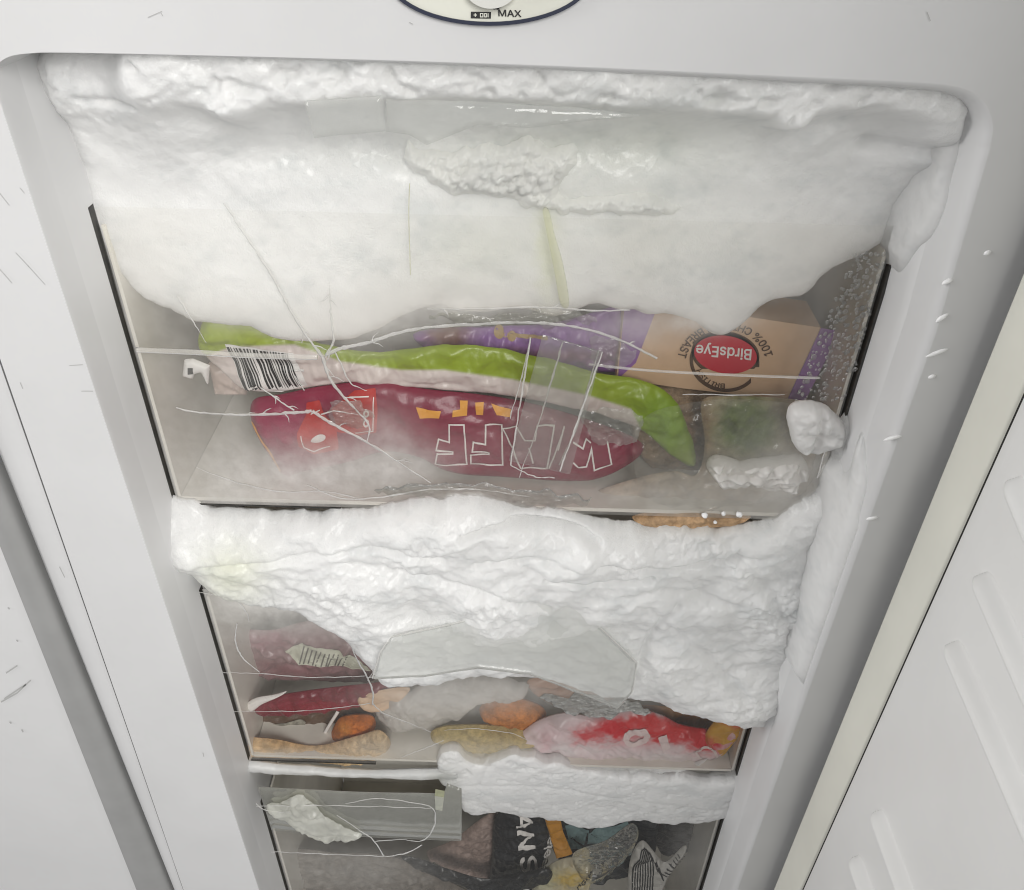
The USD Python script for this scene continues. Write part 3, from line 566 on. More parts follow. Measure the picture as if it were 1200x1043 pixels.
# clear ice and plastic pieces
def ice_piece(label, poly, Y, th, m=SHARD, name='ice_shard', cat='ice shard', tilt=0, res=.0014, R=.004, edge=True, **kw):
    pl = Pil(poly, Y, th, R, res=res, smooth_outline=kw.pop('smooth', False), tilt=tilt, rough=[(th*.2, .012)], back=th*.4, **kw)
    v = pl.mesh.vertices
    t = thing(name, label, cat, (v[:, 0].mean(), v[:, 1].mean(), v[:, 2].min()))
    part(t, 'plate', pl.mesh, m, smooth=35)
    if edge:
        e = np.array(list(poly)+[poly[0]], float); e = np.vstack([np.linspace(e[i], e[i+1], 6)[:-1] for i in range(len(e)-1)]+[e[-1:]])
        w = P(e[:, 0], e[:, 1], Y); w[:, 1] += tilt*(w[:, 2]-pl.zc)-.0004
        part(t, 'edge', tube(w, .0007*(.5+fbm(np.c_[e/20., np.zeros(len(e))], 2, 7)), 6), CRACK, smooth=True)
    return pl
ice_piece('large clear broken piece leaning on the snow above the middle drawer', [(438, 786), (446, 762), (458, 748), (520, 738), (575, 728), (625, 712), (645, 707), (664, 709), (700, 738), (746, 774), (740, 800), (722, 815), (680, 801), (620, 783), (560, 777), (500, 784)], .024, .004, tilt=.22)
shp = [(438, 786), (446, 762), (458, 748), (520, 738), (575, 728), (625, 712), (645, 707), (664, 709), (700, 738), (746, 774), (740, 800), (722, 815), (680, 801), (620, 783), (560, 777), (500, 784)]
ice_piece('small translucent flap hanging under the rim frost', [(356, 118), (448, 112), (452, 154), (400, 158), (368, 162)], .006, .002, edge=False)
ice_piece('long thin translucent sheet under the rim frost', [(452, 116), (560, 119), (680, 126), (760, 136), (700, 140), (620, 150), (560, 146), (500, 170), (480, 158), (452, 154)], .012, .002, edge=False)
lump = Pil([(922, 480), (948, 470), (972, 478), (990, 500), (982, 520), (955, 528), (930, 522)], .042, .010, .010, res=.0009, rough=[(.007, .018), (.0015, .005)], clumps=[(.0016, .004, .3)], jag=3, seed=51, creases=[([(962, 476), (958, 500), (950, 526)], 4, .004), ([(935, 500), (985, 508)], 4, .002)])
frost('ice_lump', 'rounded white ice lump at the lower right of the top drawer', lump, m=FROSTS, col=(.84, .83, .81), kind=None, cat='ice lump')
crump = Pil([(828, 545), (838, 534), (870, 540), (905, 536), (932, 532), (946, 545), (940, 560), (922, 572), (880, 566), (845, 566)], .052, .009, .009, res=.0009, rough=[(.004, .02)], wrinkle=[(.002, .010)], crinkle=(.0065, .010), jag=4, seed=53)
frost('plastic_scrap', 'crumpled white plastic scrap in the lower right of the top drawer', crump, m=FROSTS, col=(.80, .77, .73), kind=None, cat='plastic scrap')
tape = Pil([(636, 246), (643, 246), (650, 275), (660, 310), (667, 356), (657, 356), (648, 310), (641, 275)], YP-.004, .0012, .003, res=.001, smooth_outline=True)
solo('tape_strip', 'yellowish strip of tape hanging down the frosted front of the top drawer', 'tape', tape.mesh, clear('tape_film', tint=(.97, .972, .90), film=(.80, .80, .70), fog=.08, rough=.2), smooth=True)
th = spline([(480, 215), (479, 250), (480, 290), (481, 322)], 8); solo('thread', 'thin pale thread hanging in front of the frost bank', 'thread', tube(P(th[:, 0], th[:, 1], YP-.002), .00028, 5), strap, smooth=True)
for x, y, a, L, lb in ((1098, 413, -.35, 28, 'largest white flake, level with the red logo, stuck on the right edge'), (1092, 441, -.3, 10, 'tiny white flake just under the largest one on the right edge'), (1022, 607, -.2, 14, 'lowest white flake on the right edge, beside the snow bank'), (1046, 513, -.25, 22, 'long thin white flake on the right edge, level with the ice lump'), (1157, 296, -.4, 10, 'topmost white flake, far out on the right flange'), (1110, 330, -.4, 14, 'second white flake from the top on the right edge'), (1104, 372, -.6, 18, 'third white flake from the top on the right edge')):
    c = P(x, y, -.0004); s = .00055
    t = np.linspace(-.5, .5, 7); pts = np.array([P(x+L*k*math.cos(a), y+L*k*math.sin(a)+2*k*k, .0002) for k in t])
    solo('ice_flake', lb, 'ice flake', tube(pts, .0014*np.sqrt(np.maximum(.04, 1-(2*t)**2)), 6, .8), CHIPW, smooth=True, group='flakes on the right edge')

# ---------------------------------------------------------------- food: top drawer
def bag(name, label, cat, poly, Y, th, R, col, m=None, spots=(), group=None, **kw):
    pl = Pil(poly, Y, th*(.45 if m is not FOOD else .8), R, **{'res': .0010, 'rough': [(.002, .03)], 'wrinkle': [] if m is not FOOD else [(.0012, .009)], 'clumps': [] if m is not FOOD else [(.0014, .0034, .3), (.0008, .0018, .3)], 'crinkle': (.0042, .018) if m is not FOOD else None, **kw})
    v = pl.mesh.vertices
    t = thing(name, label, cat, (v[:, 0].mean(), v[:, 1].mean(), v[:, 2].min()), group)
    part(t, 'wrapper', pl.mesh, m or BAG, smooth=True, pv={'tint': tint_of(pl, col, spots, var=.06 if m is not FOOD else .35)})
    return t, pl
back1 = Pil([(110, 250), (1050, 262), (960, 560), (220, 560)], .215, .02, .05, res=.003, rough=[(.006, .05)], smooth_outline=False, seed=61)
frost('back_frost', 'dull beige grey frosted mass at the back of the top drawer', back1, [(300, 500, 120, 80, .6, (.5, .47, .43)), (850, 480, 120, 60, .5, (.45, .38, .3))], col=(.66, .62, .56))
# purple packet and the cardboard carton
t, pp = bag('purple_packet', 'purple packet with a brown end, behind the long green bag', 'food packet', [(484, 392), (520, 384), (580, 382), (650, 378), (745, 358), (760, 420), (720, 436), (640, 424), (560, 416), (505, 410)], .10, .012, .012, (.30, .12, .42), spots=[(525, 398, 25, 30, 1.2, (.22, .08, .06)), (640, 418, 110, 10, .7, (.3, .12, .1))], seed=71)
part(t, 'lettering', decal(shapely.union_all([Point(585, 386).buffer(6), Point(600, 390).buffer(5), LineString([(592, 388), (640, 392)]).buffer(2)]), pp), mat('gold_print', (.5, .33, .12), .4), smooth=False)
ct = thing('food_carton', 'tan cardboard carton printed with a red oval logo, upside down', 'carton', P(850, 440, .09))
cpoly = np.array([(732, 356), (840, 366), (962, 384), (922, 469), (800, 455), (722, 444)], float)
q = P(cpoly[:, 0], cpoly[:, 1], .085)[:, [0, 2]]; cm = trimesh.creation.extrude_polygon(Polygon(q), .035, engine='earcut'); cv = np.asarray(cm.vertices)
part(ct, 'box', trimesh.Trimesh(np.c_[cv[:, 0], .085+cv[:, 2], cv[:, 1]], cm.faces[:, ::-1], process=False), mat('tan_board', (.68, .46, .29), .55, var=.12, vscale=40, bump=.1), smooth=False)
cf = Flat(.0848)
part(ct, 'print', decal([(732, 356), (770, 360), (745, 425), (724, 444)], cf), mat('purple_print', (.30, .13, .40), .5, var=.2, vscale=60), smooth=False)
part(ct, 'print', decal([(962, 384), (985, 388), (942, 472), (922, 469)], cf), MATS['purple_print'], smooth=False)
dark = Point(0, 0).buffer(1); cx, cy = 850, 425
from shapely import affinity
E_ = lambda x, y, a, b, r=0: affinity.rotate(affinity.translate(affinity.scale(Point(0, 0).buffer(1, 32), a, b), x, y), r)
part(ct, 'emblem', decal(E_(849, 424, 41, 35, 10).difference(E_(849, 424, 37, 31, 10)).difference(shapely.box(880, 430, 900, 470)), cf, .0003), mat('brown_print', (.10, .055, .03), .5), smooth=False)
part(ct, 'emblem', decal(E_(850, 415, 40, 27, 8).intersection(shapely.box(800, 380, 900, 432)), cf, .0003), MATS['brown_print'], smooth=False)
part(ct, 'logo', decal(E_(850, 415, 37, 22, 8), cf, .0006), mat('red_print', (.55, .03, .05), .4), smooth=False)
WP = mat('white_print', (.78, .75, .72), .5)
part(ct, 'lettering', letters('BirdsEye', cf, (882, 409), (-11.6, -1.0), (-1.0, 12.2), .0009, True, .003), WP, smooth=False)
part(ct, 'lettering', letters('100% CHICKEN BREAST', cf, None, None, -.17, .0007, True, .003, arc=((850, 427), (57, 50), -12, -9.6)), MATS['brown_print'], smooth=False)
part(ct, 'lettering', letters('BRITISH', cf, None, None, .22, .0007, True, .003, arc=((849, 424), (29, 25), 88, 13)), MATS['brown_print'], smooth=False)
# long green bag with a white underside and a barcode
GR = (.27, .36, .015)
t, gb = bag('green_bag', 'long lime green food bag with white underside and barcode, sagging across the drawer', 'food bag', [(232, 402), (240, 372), (262, 358), (285, 359), (312, 372), (345, 392), (400, 408), (450, 412), (520, 404), (570, 406), (640, 420), (700, 436), (760, 448), (790, 468), (806, 500), (816, 538), (806, 545), (780, 528), (755, 505), (730, 494), (690, 482), (600, 464), (520, 456), (440, 450), (400, 448), (340, 456), (290, 456), (266, 440), (245, 420)],
    .076, .011, .012, GR, seed=81, crinkle=(.0034, .020),
    spots=[(640, 450, 400, 1, 0, GR)], jag=2)
v = gb.mesh.vertices; gx, gy = px_of(v)
mid = np.interp(gx, [230, 270, 345, 400, 470, 520, 600, 690, 740, 770, 830], [420, 405, 402, 422, 432, 432, 443, 462, 478, 545, 600])
wh = np.clip((gy-mid)/3, 0, 1)[:, None]; colr = tint_of(gb, GR, [(280, 380, 60, 30, .6, (.36, .42, .05)), (780, 500, 40, 40, .7, (.22, .42, .02))], var=.12)*(1-wh)+np.array((.66, .58, .55))*wh
UsdGeom.PrimvarsAPI(stage.GetPrimAtPath(t+'/wrapper')).GetPrimvar('tint').Set(Vt.Vec3fArray.FromNumpy(colr.astype(np.float32)))
bars = []
rb = np.random.default_rng(3)
xx = 268.0
while xx < 342:
    w = rb.choice([.7, 1.1, 1.7]); s = (xx-268)/74
    bars.append(Polygon([(xx, 402+6*s), (xx+w*1.7, 402+6*s), (xx+w*1.7+22-8*s, 452-2*s+rb.uniform(-4, 4)), (xx+22-8*s, 452-2*s)]).buffer(0)); xx += w*1.7+rb.choice([1.2, 1.8, 2.6])
part(t, 'barcode', decal([(266, 399), (346, 408), (362, 448), (330, 459), (290, 456)], gb, .0005), mat('label_white', (.74, .72, .7), .5), smooth=False)
part(t, 'barcode_bars', decal(shapely.union_all(bars), gb, .0009), INK, smooth=False)
tg = thing('paper_tag', 'small white paper tag stuck in the left of the top drawer', 'tag', P(230, 450, .06))
pt = Pil([(216, 421), (226, 420), (246, 428), (244, 452), (236, 436), (228, 438), (226, 444), (214, 440)], .062, .003, .004, res=.001, smooth_outline=False); part(tg, 'slip', pt.mesh, MATS['label_white'], smooth=True)
part(tg, 'print', decal(shapely.box(222, 428, 228, 436), pt, .0004), INK, smooth=False)
bx, bxp = bag('pink_packet', 'pale pink packet end standing left of the barcode', 'food packet', [(244, 424), (288, 430), (290, 462), (252, 462)], .105, .010, .008, (.55, .44, .39), seed=83, smooth_outline=False)
bag('brown_packet', 'plain brown packet end showing between the green tail and the carton', 'food packet', [(735, 458), (800, 452), (890, 468), (880, 520), (850, 552), (760, 545)], .10, .008, .010, (.47, .33, .21), m=FOOD, seed=89, spots=[(812, 505, 16, 30, .9, (.36, .2, .09))])
# maroon bag with outlined lettering
MR = (.23, .008, .04)
t, wb = bag('maroon_bag', 'maroon food bag with white outlined upside down lettering, orange trim and red stickers', 'food bag', [(294, 490), (298, 468), (330, 462), (380, 452), (440, 447), (500, 456), (560, 462), (620, 472), (690, 492), (745, 514), (752, 530), (720, 552), (680, 562), (600, 558), (530, 552), (490, 534), (450, 528), (410, 540), (360, 550), (335, 556), (318, 535), (304, 514)],
    .074, .020, .020, MR, spots=[(330, 500, 60, 40, .8, (.30, .012, .07)), (600, 470, 200, 12, .4, (.13, .01, .03))], seed=85, crinkle=(.0030, .024))
OR = mat('orange_print', (.75, .34, .04), .5)
z = lambda pts: zoomed(pts, 480, 440, 4.286)
part(t, 'lettering', decal(strokes([z(l) for l in ([(205, 205), (278, 205), (292, 408), (135, 408), (145, 350), (222, 352), (222, 342), (140, 335), (152, 280), (205, 295), (205, 205)],
    [(385, 212), (465, 207), (470, 408), (312, 405), (312, 352), (402, 352), (402, 342), (320, 335), (325, 290), (385, 300), (385, 212)],
    [(470, 230), (535, 215), (580, 285), (630, 280), (640, 215), (725, 215), (690, 425), (560, 420), (470, 230)], [(600, 330), (620, 400)], [(775, 225), (700, 425)], [(770, 235), (745, 330)],
    [(822, 390), (845, 415), (885, 412), (910, 330), (925, 435), (1010, 405), (990, 300)], [(822, 300), (868, 328), (885, 285), (905, 300)])], .9), wb, .0006, .003), WP, smooth=False)
part(t, 'lettering', decal(shapely.union_all([Polygon(z(l)) for l in ([(40, 120), (100, 135), (165, 138), (155, 170), (60, 172)], [(255, 105), (295, 105), (292, 168), (220, 168), (222, 140), (258, 138)], [(332, 112), (375, 112), (372, 166), (338, 166)], [(412, 118), (450, 130), (510, 145), (505, 174), (440, 164)])]), wb, .0006, .003), OR, smooth=False)
part(t, 'trim', decal(strokes([[(298, 490), (308, 508), (320, 525), (330, 545)]], 1.6), wb, .0007), OR, smooth=False)
RS = mat('red_sticker', (.50, .02, .015), .35, var=.15, vscale=80)
sa = LineString([(352, 492), (366, 472), (380, 476)]); s1 = Polygon([(356, 512), (354, 498), (364, 478), (364, 466), (376, 464), (384, 480), (396, 492), (398, 515), (372, 519)])
s2 = Polygon([(394, 470), (418, 454), (440, 452), (443, 470), (442, 494), (425, 499), (400, 494)])
st = part(t, 'sticker', decal(s1.buffer(2), wb, .0008), RS, smooth=True); part(st, 'print', decal(shapely.union_all([strokes([[(368, 476), (378, 471)], [(357, 500), (360, 514), (372, 518), (390, 512)]], .6), E_(377, 503, 9, 4, -20)]), wb, .0011), WP, smooth=False)
st = part(t, 'sticker', decal(s2.buffer(2), wb, .0008), RS, smooth=True); part(st, 'print', decal(shapely.union_all([strokes([[(412, 458), (434, 457)], [(440, 458), (440, 494), (420, 497)]], .6), E_(432, 475, 3.4, 4, 0).difference(E_(432, 475, 1.6, 2)), E_(432, 485, 3.4, 4, 0).difference(E_(432, 485, 1.6, 2))]), wb, .0011), WP, smooth=False)
# right hand lower bags
t, br = bag('brown_bag', 'frosty brown food bag below the carton', 'food bag', [(822, 472), (850, 464), (930, 468), (960, 480), (975, 520), (960, 565), (900, 592), (800, 600), (740, 596), (690, 582), (740, 562), (788, 552), (816, 556), (826, 520)], .066, .014, .02, (.52, .41, .30), m=BAGM, spots=[(875, 498, 40, 36, 1.5, (.13, .19, .02)), (820, 500, 14, 30, .8, (.36, .20, .08)), (770, 525, 26, 16, 1.2, (.50, .22, .03)), (800, 580, 120, 20, .5, (.48, .40, .33))], seed=87)
t, oc = bag('crumb_bag', 'pale orange crumbs frozen along the bottom right of the top drawer', 'food bag', [(740, 606), (790, 596), (840, 596), (880, 602), (850, 612), (790, 616)], .052, .006, .006, (.62, .40, .22), m=FOOD, seed=88)
for k, (x, y, r) in enumerate(((826, 604, 5), (848, 602, 4), (866, 603, 5), (838, 612, 3))):
    s = trimesh.creation.icosphere(subdivisions=2, radius=r*.0004); s.vertices += s.vertices*(fbm(s.vertices/.0012+k, 2)[:, None]-.5); s.apply_translation(P(x, y, .0425))
    solo('frost_pellet', ('leftmost tiny white ice pellet at the foot of the top drawer', 'second tiny white ice pellet in the row at the foot of the top drawer', 'rightmost tiny white ice pellet at the foot of the top drawer', 'smallest white ice pellet, just below the row of three')[k], 'ice pellet', s, CHIPW, smooth=True, group='ice pellets')

# ---------------------------------------------------------------- food: middle drawer
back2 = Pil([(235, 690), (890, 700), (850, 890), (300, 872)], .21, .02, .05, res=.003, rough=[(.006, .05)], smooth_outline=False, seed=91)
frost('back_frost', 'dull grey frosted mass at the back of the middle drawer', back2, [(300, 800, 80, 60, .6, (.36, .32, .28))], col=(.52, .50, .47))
t, gc = bag('crumb_slab', 'pale golden frozen crumb slab along the bottom left of the middle drawer', 'frozen food', [(284, 866), (320, 866), (370, 874), (420, 862), (445, 856), (458, 872), (440, 888), (400, 893), (340, 888), (290, 884)], .057, .006, .010, (.70, .50, .28), m=FOOD, spots=[(430, 872, 30, 12, .6, (.78, .66, .48)), (340, 870, 60, 8, .6, (.62, .36, .13))], seed=92)
t, m2 = bag('maroon_packet', 'dark maroon packet with a white torn edge lying flat, left of the middle drawer', 'food packet', [(296, 824), (320, 816), (370, 808), (440, 800), (472, 796), (474, 806), (440, 815), (420, 826), (370, 834), (320, 838), (300, 834)], .075, .010, .008, (.17, .006, .018), seed=93, spots=[(380, 828, 60, 6, .5, (.30, .006, .02))])
w2 = Pil([(288, 826), (300, 818), (322, 814), (336, 810), (326, 816), (308, 824), (296, 832)], .064, .003, .003, res=.001, seed=94); part(t, 'torn_edge', w2.mesh, WP, smooth=True)
t, dk2 = bag('dark_packet', 'dull mauve packet with a white barcode label behind the clear front', 'food packet', [(276, 742), (320, 738), (370, 728), (420, 752), (446, 770), (440, 796), (360, 796), (300, 790)], .10, .010, .012, (.26, .17, .17), seed=95, spots=[(310, 750, 30, 12, .8, (.28, .10, .13)), (350, 785, 60, 12, .7, (.22, .08, .09))])
part(t, 'label', decal([(336, 756), (356, 748), (396, 756), (420, 766), (436, 780), (404, 778), (352, 772)], dk2, .0006), mat('dull_label', (.52, .52, .42), .5), smooth=False)
bl = shapely.union_all([LineString([(358+5*k, 752+1.2*k), (352+5*k+rb.uniform(-2, 2), 770+.8*k)]).buffer(.8) for k in range(11)])
part(t, 'barcode_bars', decal(bl, dk2, .0009), mat('grey_ink', (.16, .15, .13), .6), smooth=False)
t, dbr = bag('brown_packet', 'dark brown packet with silver foil flap under the maroon packet', 'food packet', [(300, 838), (370, 834), (430, 826), (440, 840), (410, 872), (370, 876), (340, 862), (305, 866)], .085, .010, .010, (.10, .055, .03), seed=96)
part(t, 'foil_flap', decal([(318, 842), (350, 838), (360, 840), (352, 868), (344, 862)], dbr, .001), mat('silver_foil', (.42, .40, .33), .35, var=.5, vscale=220, metallic=.3), smooth=True)
wh_ = spline([(396, 834), (386, 850), (378, 864), (374, 872)], 6); part(t, 'white_edge', tube(P(wh_[:, 0], wh_[:, 1], .072), .0016, 6, .6), WP, smooth=True)
t, orr = bag('orange_nugget', 'orange breaded piece, left, beside the white packet edge', 'frozen food', [(388, 868), (392, 850), (402, 840), (430, 838), (440, 844), (436, 858), (410, 868)], .072, .010, .010, (.62, .17, .015), m=FOOD, seed=97, spots=[(404, 855, 10, 10, .8, (.62, .24, .03))])
t, or2 = bag('orange_nugget', 'orange breaded piece in the middle of the middle drawer', 'frozen food', [(562, 834), (572, 822), (600, 818), (630, 826), (640, 838), (620, 850), (586, 848)], .075, .012, .012, (.62, .22, .04), m=FOOD, seed=98)
t, chp = bag('chip_bag', 'pale yellow chips in a clear bag, centre of the middle drawer', 'frozen food', [(505, 862), (520, 852), (570, 850), (620, 856), (632, 866), (600, 874), (540, 874)], .064, .010, .010, (.60, .47, .20), m=FOOD, seed=99, wrinkle=[(.002, .012)])
t, pc = bag('peach_packet', 'pale peach packet end poking out at the crack', 'food packet', [(420, 818), (450, 808), (480, 806), (470, 820), (450, 832), (428, 832)], .070, .006, .007, (.66, .46, .30), seed=100)
mist = Pil([(440, 835), (470, 812), (520, 795), (570, 790), (620, 800), (600, 818), (560, 820), (540, 840), (500, 852), (460, 850)], .075, .008, .012, res=.001, rough=[(.006, .02), (.002, .006)], clumps=[(.0016, .0035, .4)], jag=10, seed=101)
frost('crystal_frost', 'grey translucent frost clump in the centre of the middle drawer', mist, col=(.58, .55, .51))
t, rb2 = bag('red_bag', 'red and white food bag dusted with frost crystals, right of the middle drawer', 'food bag', [(600, 872), (625, 848), (660, 836), (700, 840), (740, 830), (775, 838), (800, 850), (840, 854), (866, 838), (868, 856), (850, 878), (820, 890), (770, 898), (720, 894), (690, 888), (650, 880), (615, 878)], .062, .018, .014, (.68, .56, .57), m=BAG, seed=103, rough=[(.003, .02), (.001, .005)],
    spots=[(722, 854, 26, 12, 1.6, (.60, .01, .02)), (790, 858, 40, 11, 1.8, (.60, .01, .015)), (828, 868, 22, 14, 1.6, (.60, .01, .02)), (755, 845, 24, 8, 1.5, (.6, .02, .02)), (690, 862, 16, 8, 1.2, (.6, .05, .06)), (812, 850, 30, 10, 1.2, (.6, .02, .02)), (660, 880, 60, 7, .8, (.75, .70, .70)), (780, 888, 60, 6, .9, (.74, .68, .67)), (640, 870, 10, 16, .4, (.55, .2, .25))])
part(t, 'lettering', decal(E_(745, 855, 16, 11, -8).difference(E_(745, 856, 9, 5.5, -8)), rb2, .0007), mat('pale_print', (.72, .62, .60), .5), smooth=False)
part(t, 'lettering', decal(Polygon([(770, 856), (780, 852), (784, 866), (776, 870)]), rb2, .0007), MATS['pale_print'], smooth=False)
part(t, 'lettering', decal(E_(826, 874, 14, 9, 20).difference(E_(826, 874, 11, 6.5, 20)), rb2, .0007), MATS['pale_print'], smooth=False)
t, gd = bag('gold_bag', 'gold and red crinkled bag end at the right of the middle drawer', 'food bag', [(826, 862), (842, 842), (866, 836), (872, 850), (858, 872), (846, 884), (832, 878)], .058, .010, .008, (.60, .33, .02), seed=105, spots=[(862, 842, 12, 8, 1.4, (.6, .01, .01)), (830, 876, 10, 8, 1.0, (.55, .03, .03))])
t, tn2 = bag('tan_packet', 'orange tan packet showing behind the red bag', 'food packet', [(735, 832), (760, 826), (820, 834), (845, 838), (840, 856), (800, 858), (770, 848)], .090, .006, .008, (.52, .25, .08), seed=106)
t, tn3 = bag('tan_packet', 'pinkish tan packet under the large clear broken piece', 'food packet', [(620, 796), (660, 796), (720, 814), (700, 824), (660, 830), (625, 812)], .090, .006, .008, (.52, .30, .2), seed=107)
snow2 = Pil([(575, 892), (600, 880), (640, 888), (690, 892), (740, 898), (800, 896), (830, 888), (800, 901), (740, 905), (660, 900), (600, 896)], .053, .004, .008, rough=[(.002, .012)], clumps=[(.0012, .003, .3)], jag=2, seed=109)
frost('powder_frost', 'powdery snow along the foot of the red and white bag', snow2)
for k, (p, w, t_) in enumerate([([(255, 788), (310, 790), (370, 794), (430, 792)], 1.4, (.5, .8)), ([(276, 700), (288, 716), (292, 728)], 1.4, (.6, .6)), ([(278, 730), (276, 750), (284, 770), (304, 788)], 1.8, (.7, .6)), ([(408, 750), (418, 772), (430, 792), (437, 812), (437, 826)], 1.8, (.6, 1)),
    ([(437, 824), (450, 836), (480, 848), (505, 858)], 1.6, (1, .5)), ([(447, 735), (443, 760), (440, 776)], 1.0, (.5, .5)), ([(430, 794), (470, 788), (520, 780), (570, 777), (620, 783), (660, 796)], 2.0, (.8, .7)), ([(270, 834), (330, 834), (390, 830), (434, 824)], 1.3, (.4, .8)),
    ([(470, 888), (500, 876), (520, 868)], 1.6, (.6, .6)), ([(520, 856), (560, 854), (600, 860), (620, 868)], 1.2, (.5, .5)), ([(232, 694), (260, 698), (300, 706), (340, 712)], 1.6, (.5, .5)), ([(440, 784), (430, 798)], 1.2, (.7, .7))]):
    crack(pn2, p, w, t_, seed=50+k*2.3)
# ---------------------------------------------------------------- bottom drawer
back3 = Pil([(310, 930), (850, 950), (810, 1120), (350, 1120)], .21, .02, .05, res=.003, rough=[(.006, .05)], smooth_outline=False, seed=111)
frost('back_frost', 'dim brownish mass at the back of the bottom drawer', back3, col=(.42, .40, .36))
lp = Pil([(302, 922), (420, 928), (520, 930), (524, 918), (541, 924), (541, 985), (470, 982), (380, 978), (318, 972)], .020, .0016, .003, res=.0015, smooth_outline=False, seed=113)
lh = part(d3, 'label_holder', lp.mesh, clear('holder_plastic', tint=(.96, .962, .94), film=(.78, .78, .73), fog=.12, rough=.1), smooth=30, label='clear plastic label holder plate with torn film inside')
fm_ = Pil([(310, 946), (330, 940), (350, 932), (362, 938), (385, 958), (408, 972), (425, 980), (395, 986), (365, 978), (335, 962)], .0165, .004, .006, res=.001, crinkle=(.004, .014), jag=5, seed=115)
part(lh, 'torn_film', fm_.mesh, clear('torn_film', tint=(.93, .935, .88), film=(.84, .84, .79), fog=.5, rough=.2, bump=.6, bscale=90), smooth=True)
for k, (p, w, t_) in enumerate([([(300, 945), (380, 944), (480, 946), (505, 948)], 1.5, (.8, .6)), ([(318, 998), (380, 1001), (452, 1004)], 1.8, (.8, .8)), ([(405, 942), (440, 936), (480, 940), (508, 948), (508, 970), (495, 985), (470, 984), (440, 986)], 1.8, (.6, .8)), ([(395, 955), (420, 972), (438, 985), (450, 1004)], 1.8, (.6, 1)), ([(452, 1004), (475, 1000), (495, 990)], 2.2, (1, .6)), ([(300, 942), (312, 950), (340, 952)], 1.8, (.8, .8))]):
    crack(pn3, p, w, t_, seed=90+k*2.3, Y=.013)
part(pn3, 'clip', raised(np.array([(508, 946), (519, 948), (517, 964), (509, 962)], float), .016, .010), clear('clip_plastic', tint=(.85, .88, .7), film=(.75, .76, .6), fog=.4), smooth=False)
t, bk = bag('black_bag', 'black food bag with white lettering running down it', 'food bag', [(584, 952), (640, 950), (642, 990), (632, 1040), (620, 1080), (570, 1080), (576, 1010)], .075, .012, .012, (.012, .012, .013), seed=121)
part(t, 'lettering', letters('AN SA', bk, (604, 946), (2.2, 22), (19, 0), .0007, True, .003), WP, smooth=False)
part(t, 'lettering', letters('Iceland', bk, (638, 1022), (3.6, -12.5), (-9, -2), .0007, True, .003), WP, smooth=False)
t, tl = bag('teal_packet', 'black packet with pale teal panels and lines, centre of the bottom drawer', 'food packet', [(648, 956), (700, 958), (765, 950), (770, 990), (750, 1020), (690, 1030), (650, 1000)], .10, .010, .012, (.02, .022, .024), seed=123)
part(t, 'print', decal(shapely.union_all([Polygon([(662, 962), (690, 966), (684, 984), (666, 978)]), Polygon([(690, 968), (735, 958), (738, 964), (704, 984), (688, 984)]), Polygon([(664, 978), (682, 986), (678, 992), (664, 988)])]), tl, .0006), mat('teal_print', (.22, .33, .34), .5), smooth=False)
t, og = bag('orange_strip', 'orange cardboard strip between the black bag and teal packet', 'cardboard', [(637, 956), (656, 956), (660, 975), (671, 1000), (652, 1006), (646, 985)], .062, .004, .006, (.50, .22, .01), seed=125, smooth_outline=False)
t, bk2 = bag('black_tray', 'plain black packet at the right of the bottom drawer', 'food packet', [(768, 958), (820, 962), (822, 986), (790, 1000), (772, 996)], .10, .008, .008, (.015, .014, .014), seed=127, spots=[(765, 956, 12, 5, 1, (.45, .05, .08))])
t, bc = bag('barcode_bag', 'white wrapper with a folded black barcode, right of the bottom drawer', 'food packet', [(738, 1010), (752, 985), (768, 1000), (780, 1010), (800, 992), (804, 996), (786, 1022), (770, 1050), (738, 1060)], .070, .010, .010, (.60, .58, .54), seed=129)
lines = [LineString([(740+3*k, 1048), (741+3*k, 1014-1.0*k), (754+1.6*k, 988+2.2*k), (772+.6*k, 1012+1.8*k)]).buffer(.75) for k in range(9)]
lines += [LineString([(776+2.6*k, 1020-3.0*k), (784+2.6*k, 1024-3.0*k)]).buffer(.6) for k in range(8)]
part(t, 'barcode_bars', decal(shapely.union_all(lines), bc, .0006), INK, smooth=False)
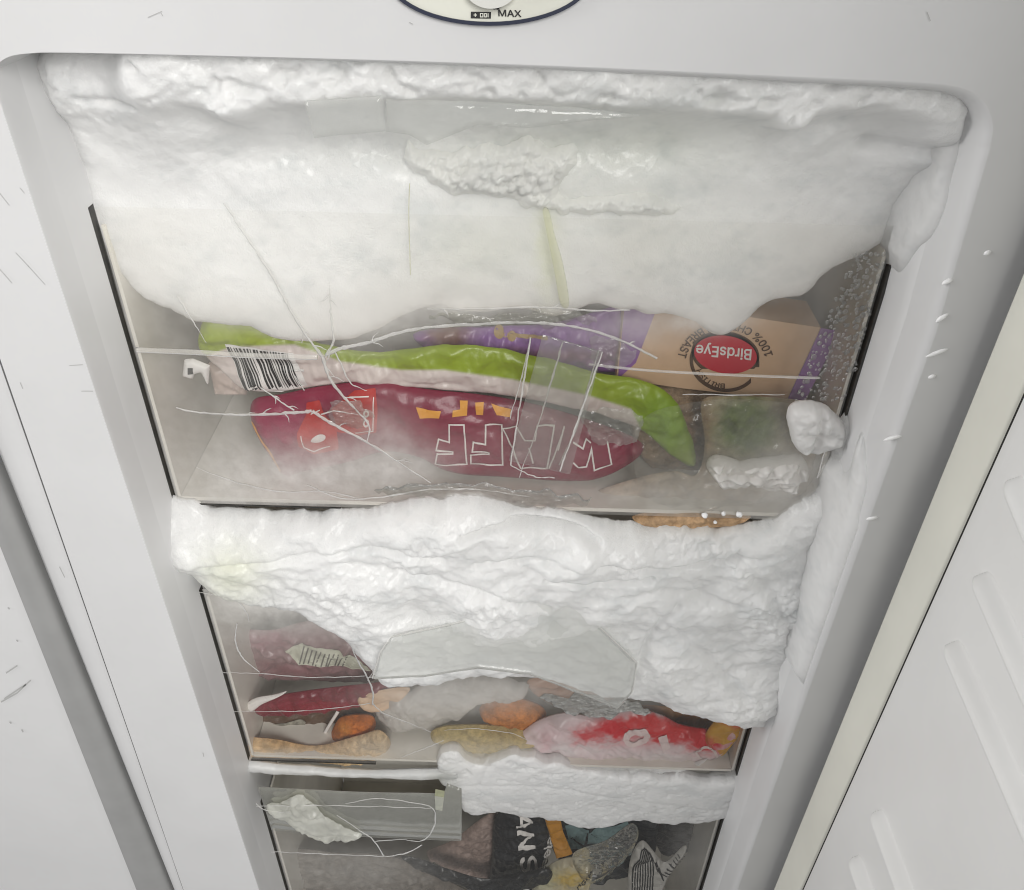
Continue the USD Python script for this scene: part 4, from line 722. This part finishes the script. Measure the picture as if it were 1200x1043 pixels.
t, cl = bag('clear_bag', 'clear crinkled plastic bag over the dark packets, centre of the bottom drawer', 'plastic bag', [(672, 1000), (710, 985), (740, 965), (748, 980), (730, 1008), (700, 1030), (680, 1025)], .058, .008, .008, (.5, .5, .5), m=FILM, seed=131, wrinkle=[(.003, .010)])
t, yl = bag('cream_wrapper', 'cream and yellow wrapper with tiny print, bottom centre', 'food packet', [(628, 1032), (650, 1010), (680, 1004), (694, 1014), (690, 1040), (660, 1070), (620, 1070)], .062, .008, .008, (.50, .46, .34), seed=133, wrinkle=[(.003, .02)], spots=[(668, 1030, 20, 10, .9, (.62, .42, .05)), (640, 1030, 14, 14, .6, (.40, .42, .25))])
part(t, 'lettering', letters('VEGAN', yl, (676, 1040), (4.0, -4.6), (-3.2, -3), .0006, True), INK, smooth=False)
t, ib = bag('black_film', 'black plastic film edge lying across the bottom drawer', 'plastic film', [(470, 1004), (490, 1006), (530, 1020), (575, 1030), (640, 1018), (640, 1034), (580, 1046), (530, 1034), (490, 1018)], .056, .006, .006, (.014, .014, .014), seed=135)
t, sv = bag('clear_pouch', 'clear pouch of pinkish brown food left of the black bag', 'food bag', [(500, 1000), (530, 985), (580, 952), (582, 1000), (572, 1028), (540, 1020)], .09, .010, .010, (.40, .30, .26), m=BAGM, seed=137, wrinkle=[(.003, .014)])
t, gy2 = bag('dark_pouch', 'dim brown grey pouch behind the clear front, bottom left', 'food bag', [(330, 1004), (400, 1000), (460, 1004), (520, 1030), (560, 1060), (500, 1110), (350, 1110)], .085, .014, .02, (.22, .19, .16), m=BAGM, seed=139, wrinkle=[(.003, .02)])

# clear crinkled wrappers over the frozen food
def wrap(label, poly, Y, seed, cr=(.006, .020)):
    pl = Pil(poly, Y, .003, .006, res=.0010, rough=[(.002, .02)], crinkle=cr, back=.0003, jag=2, seed=seed)
    solo('clear_bag', label, 'plastic bag', pl.mesh, FILM, smooth=True)
wrap('clear crinkled bag over the brown food below the carton', [(745, 500), (820, 470), (930, 474), (965, 510), (940, 575), (860, 592), (760, 584)], .0530, 205)
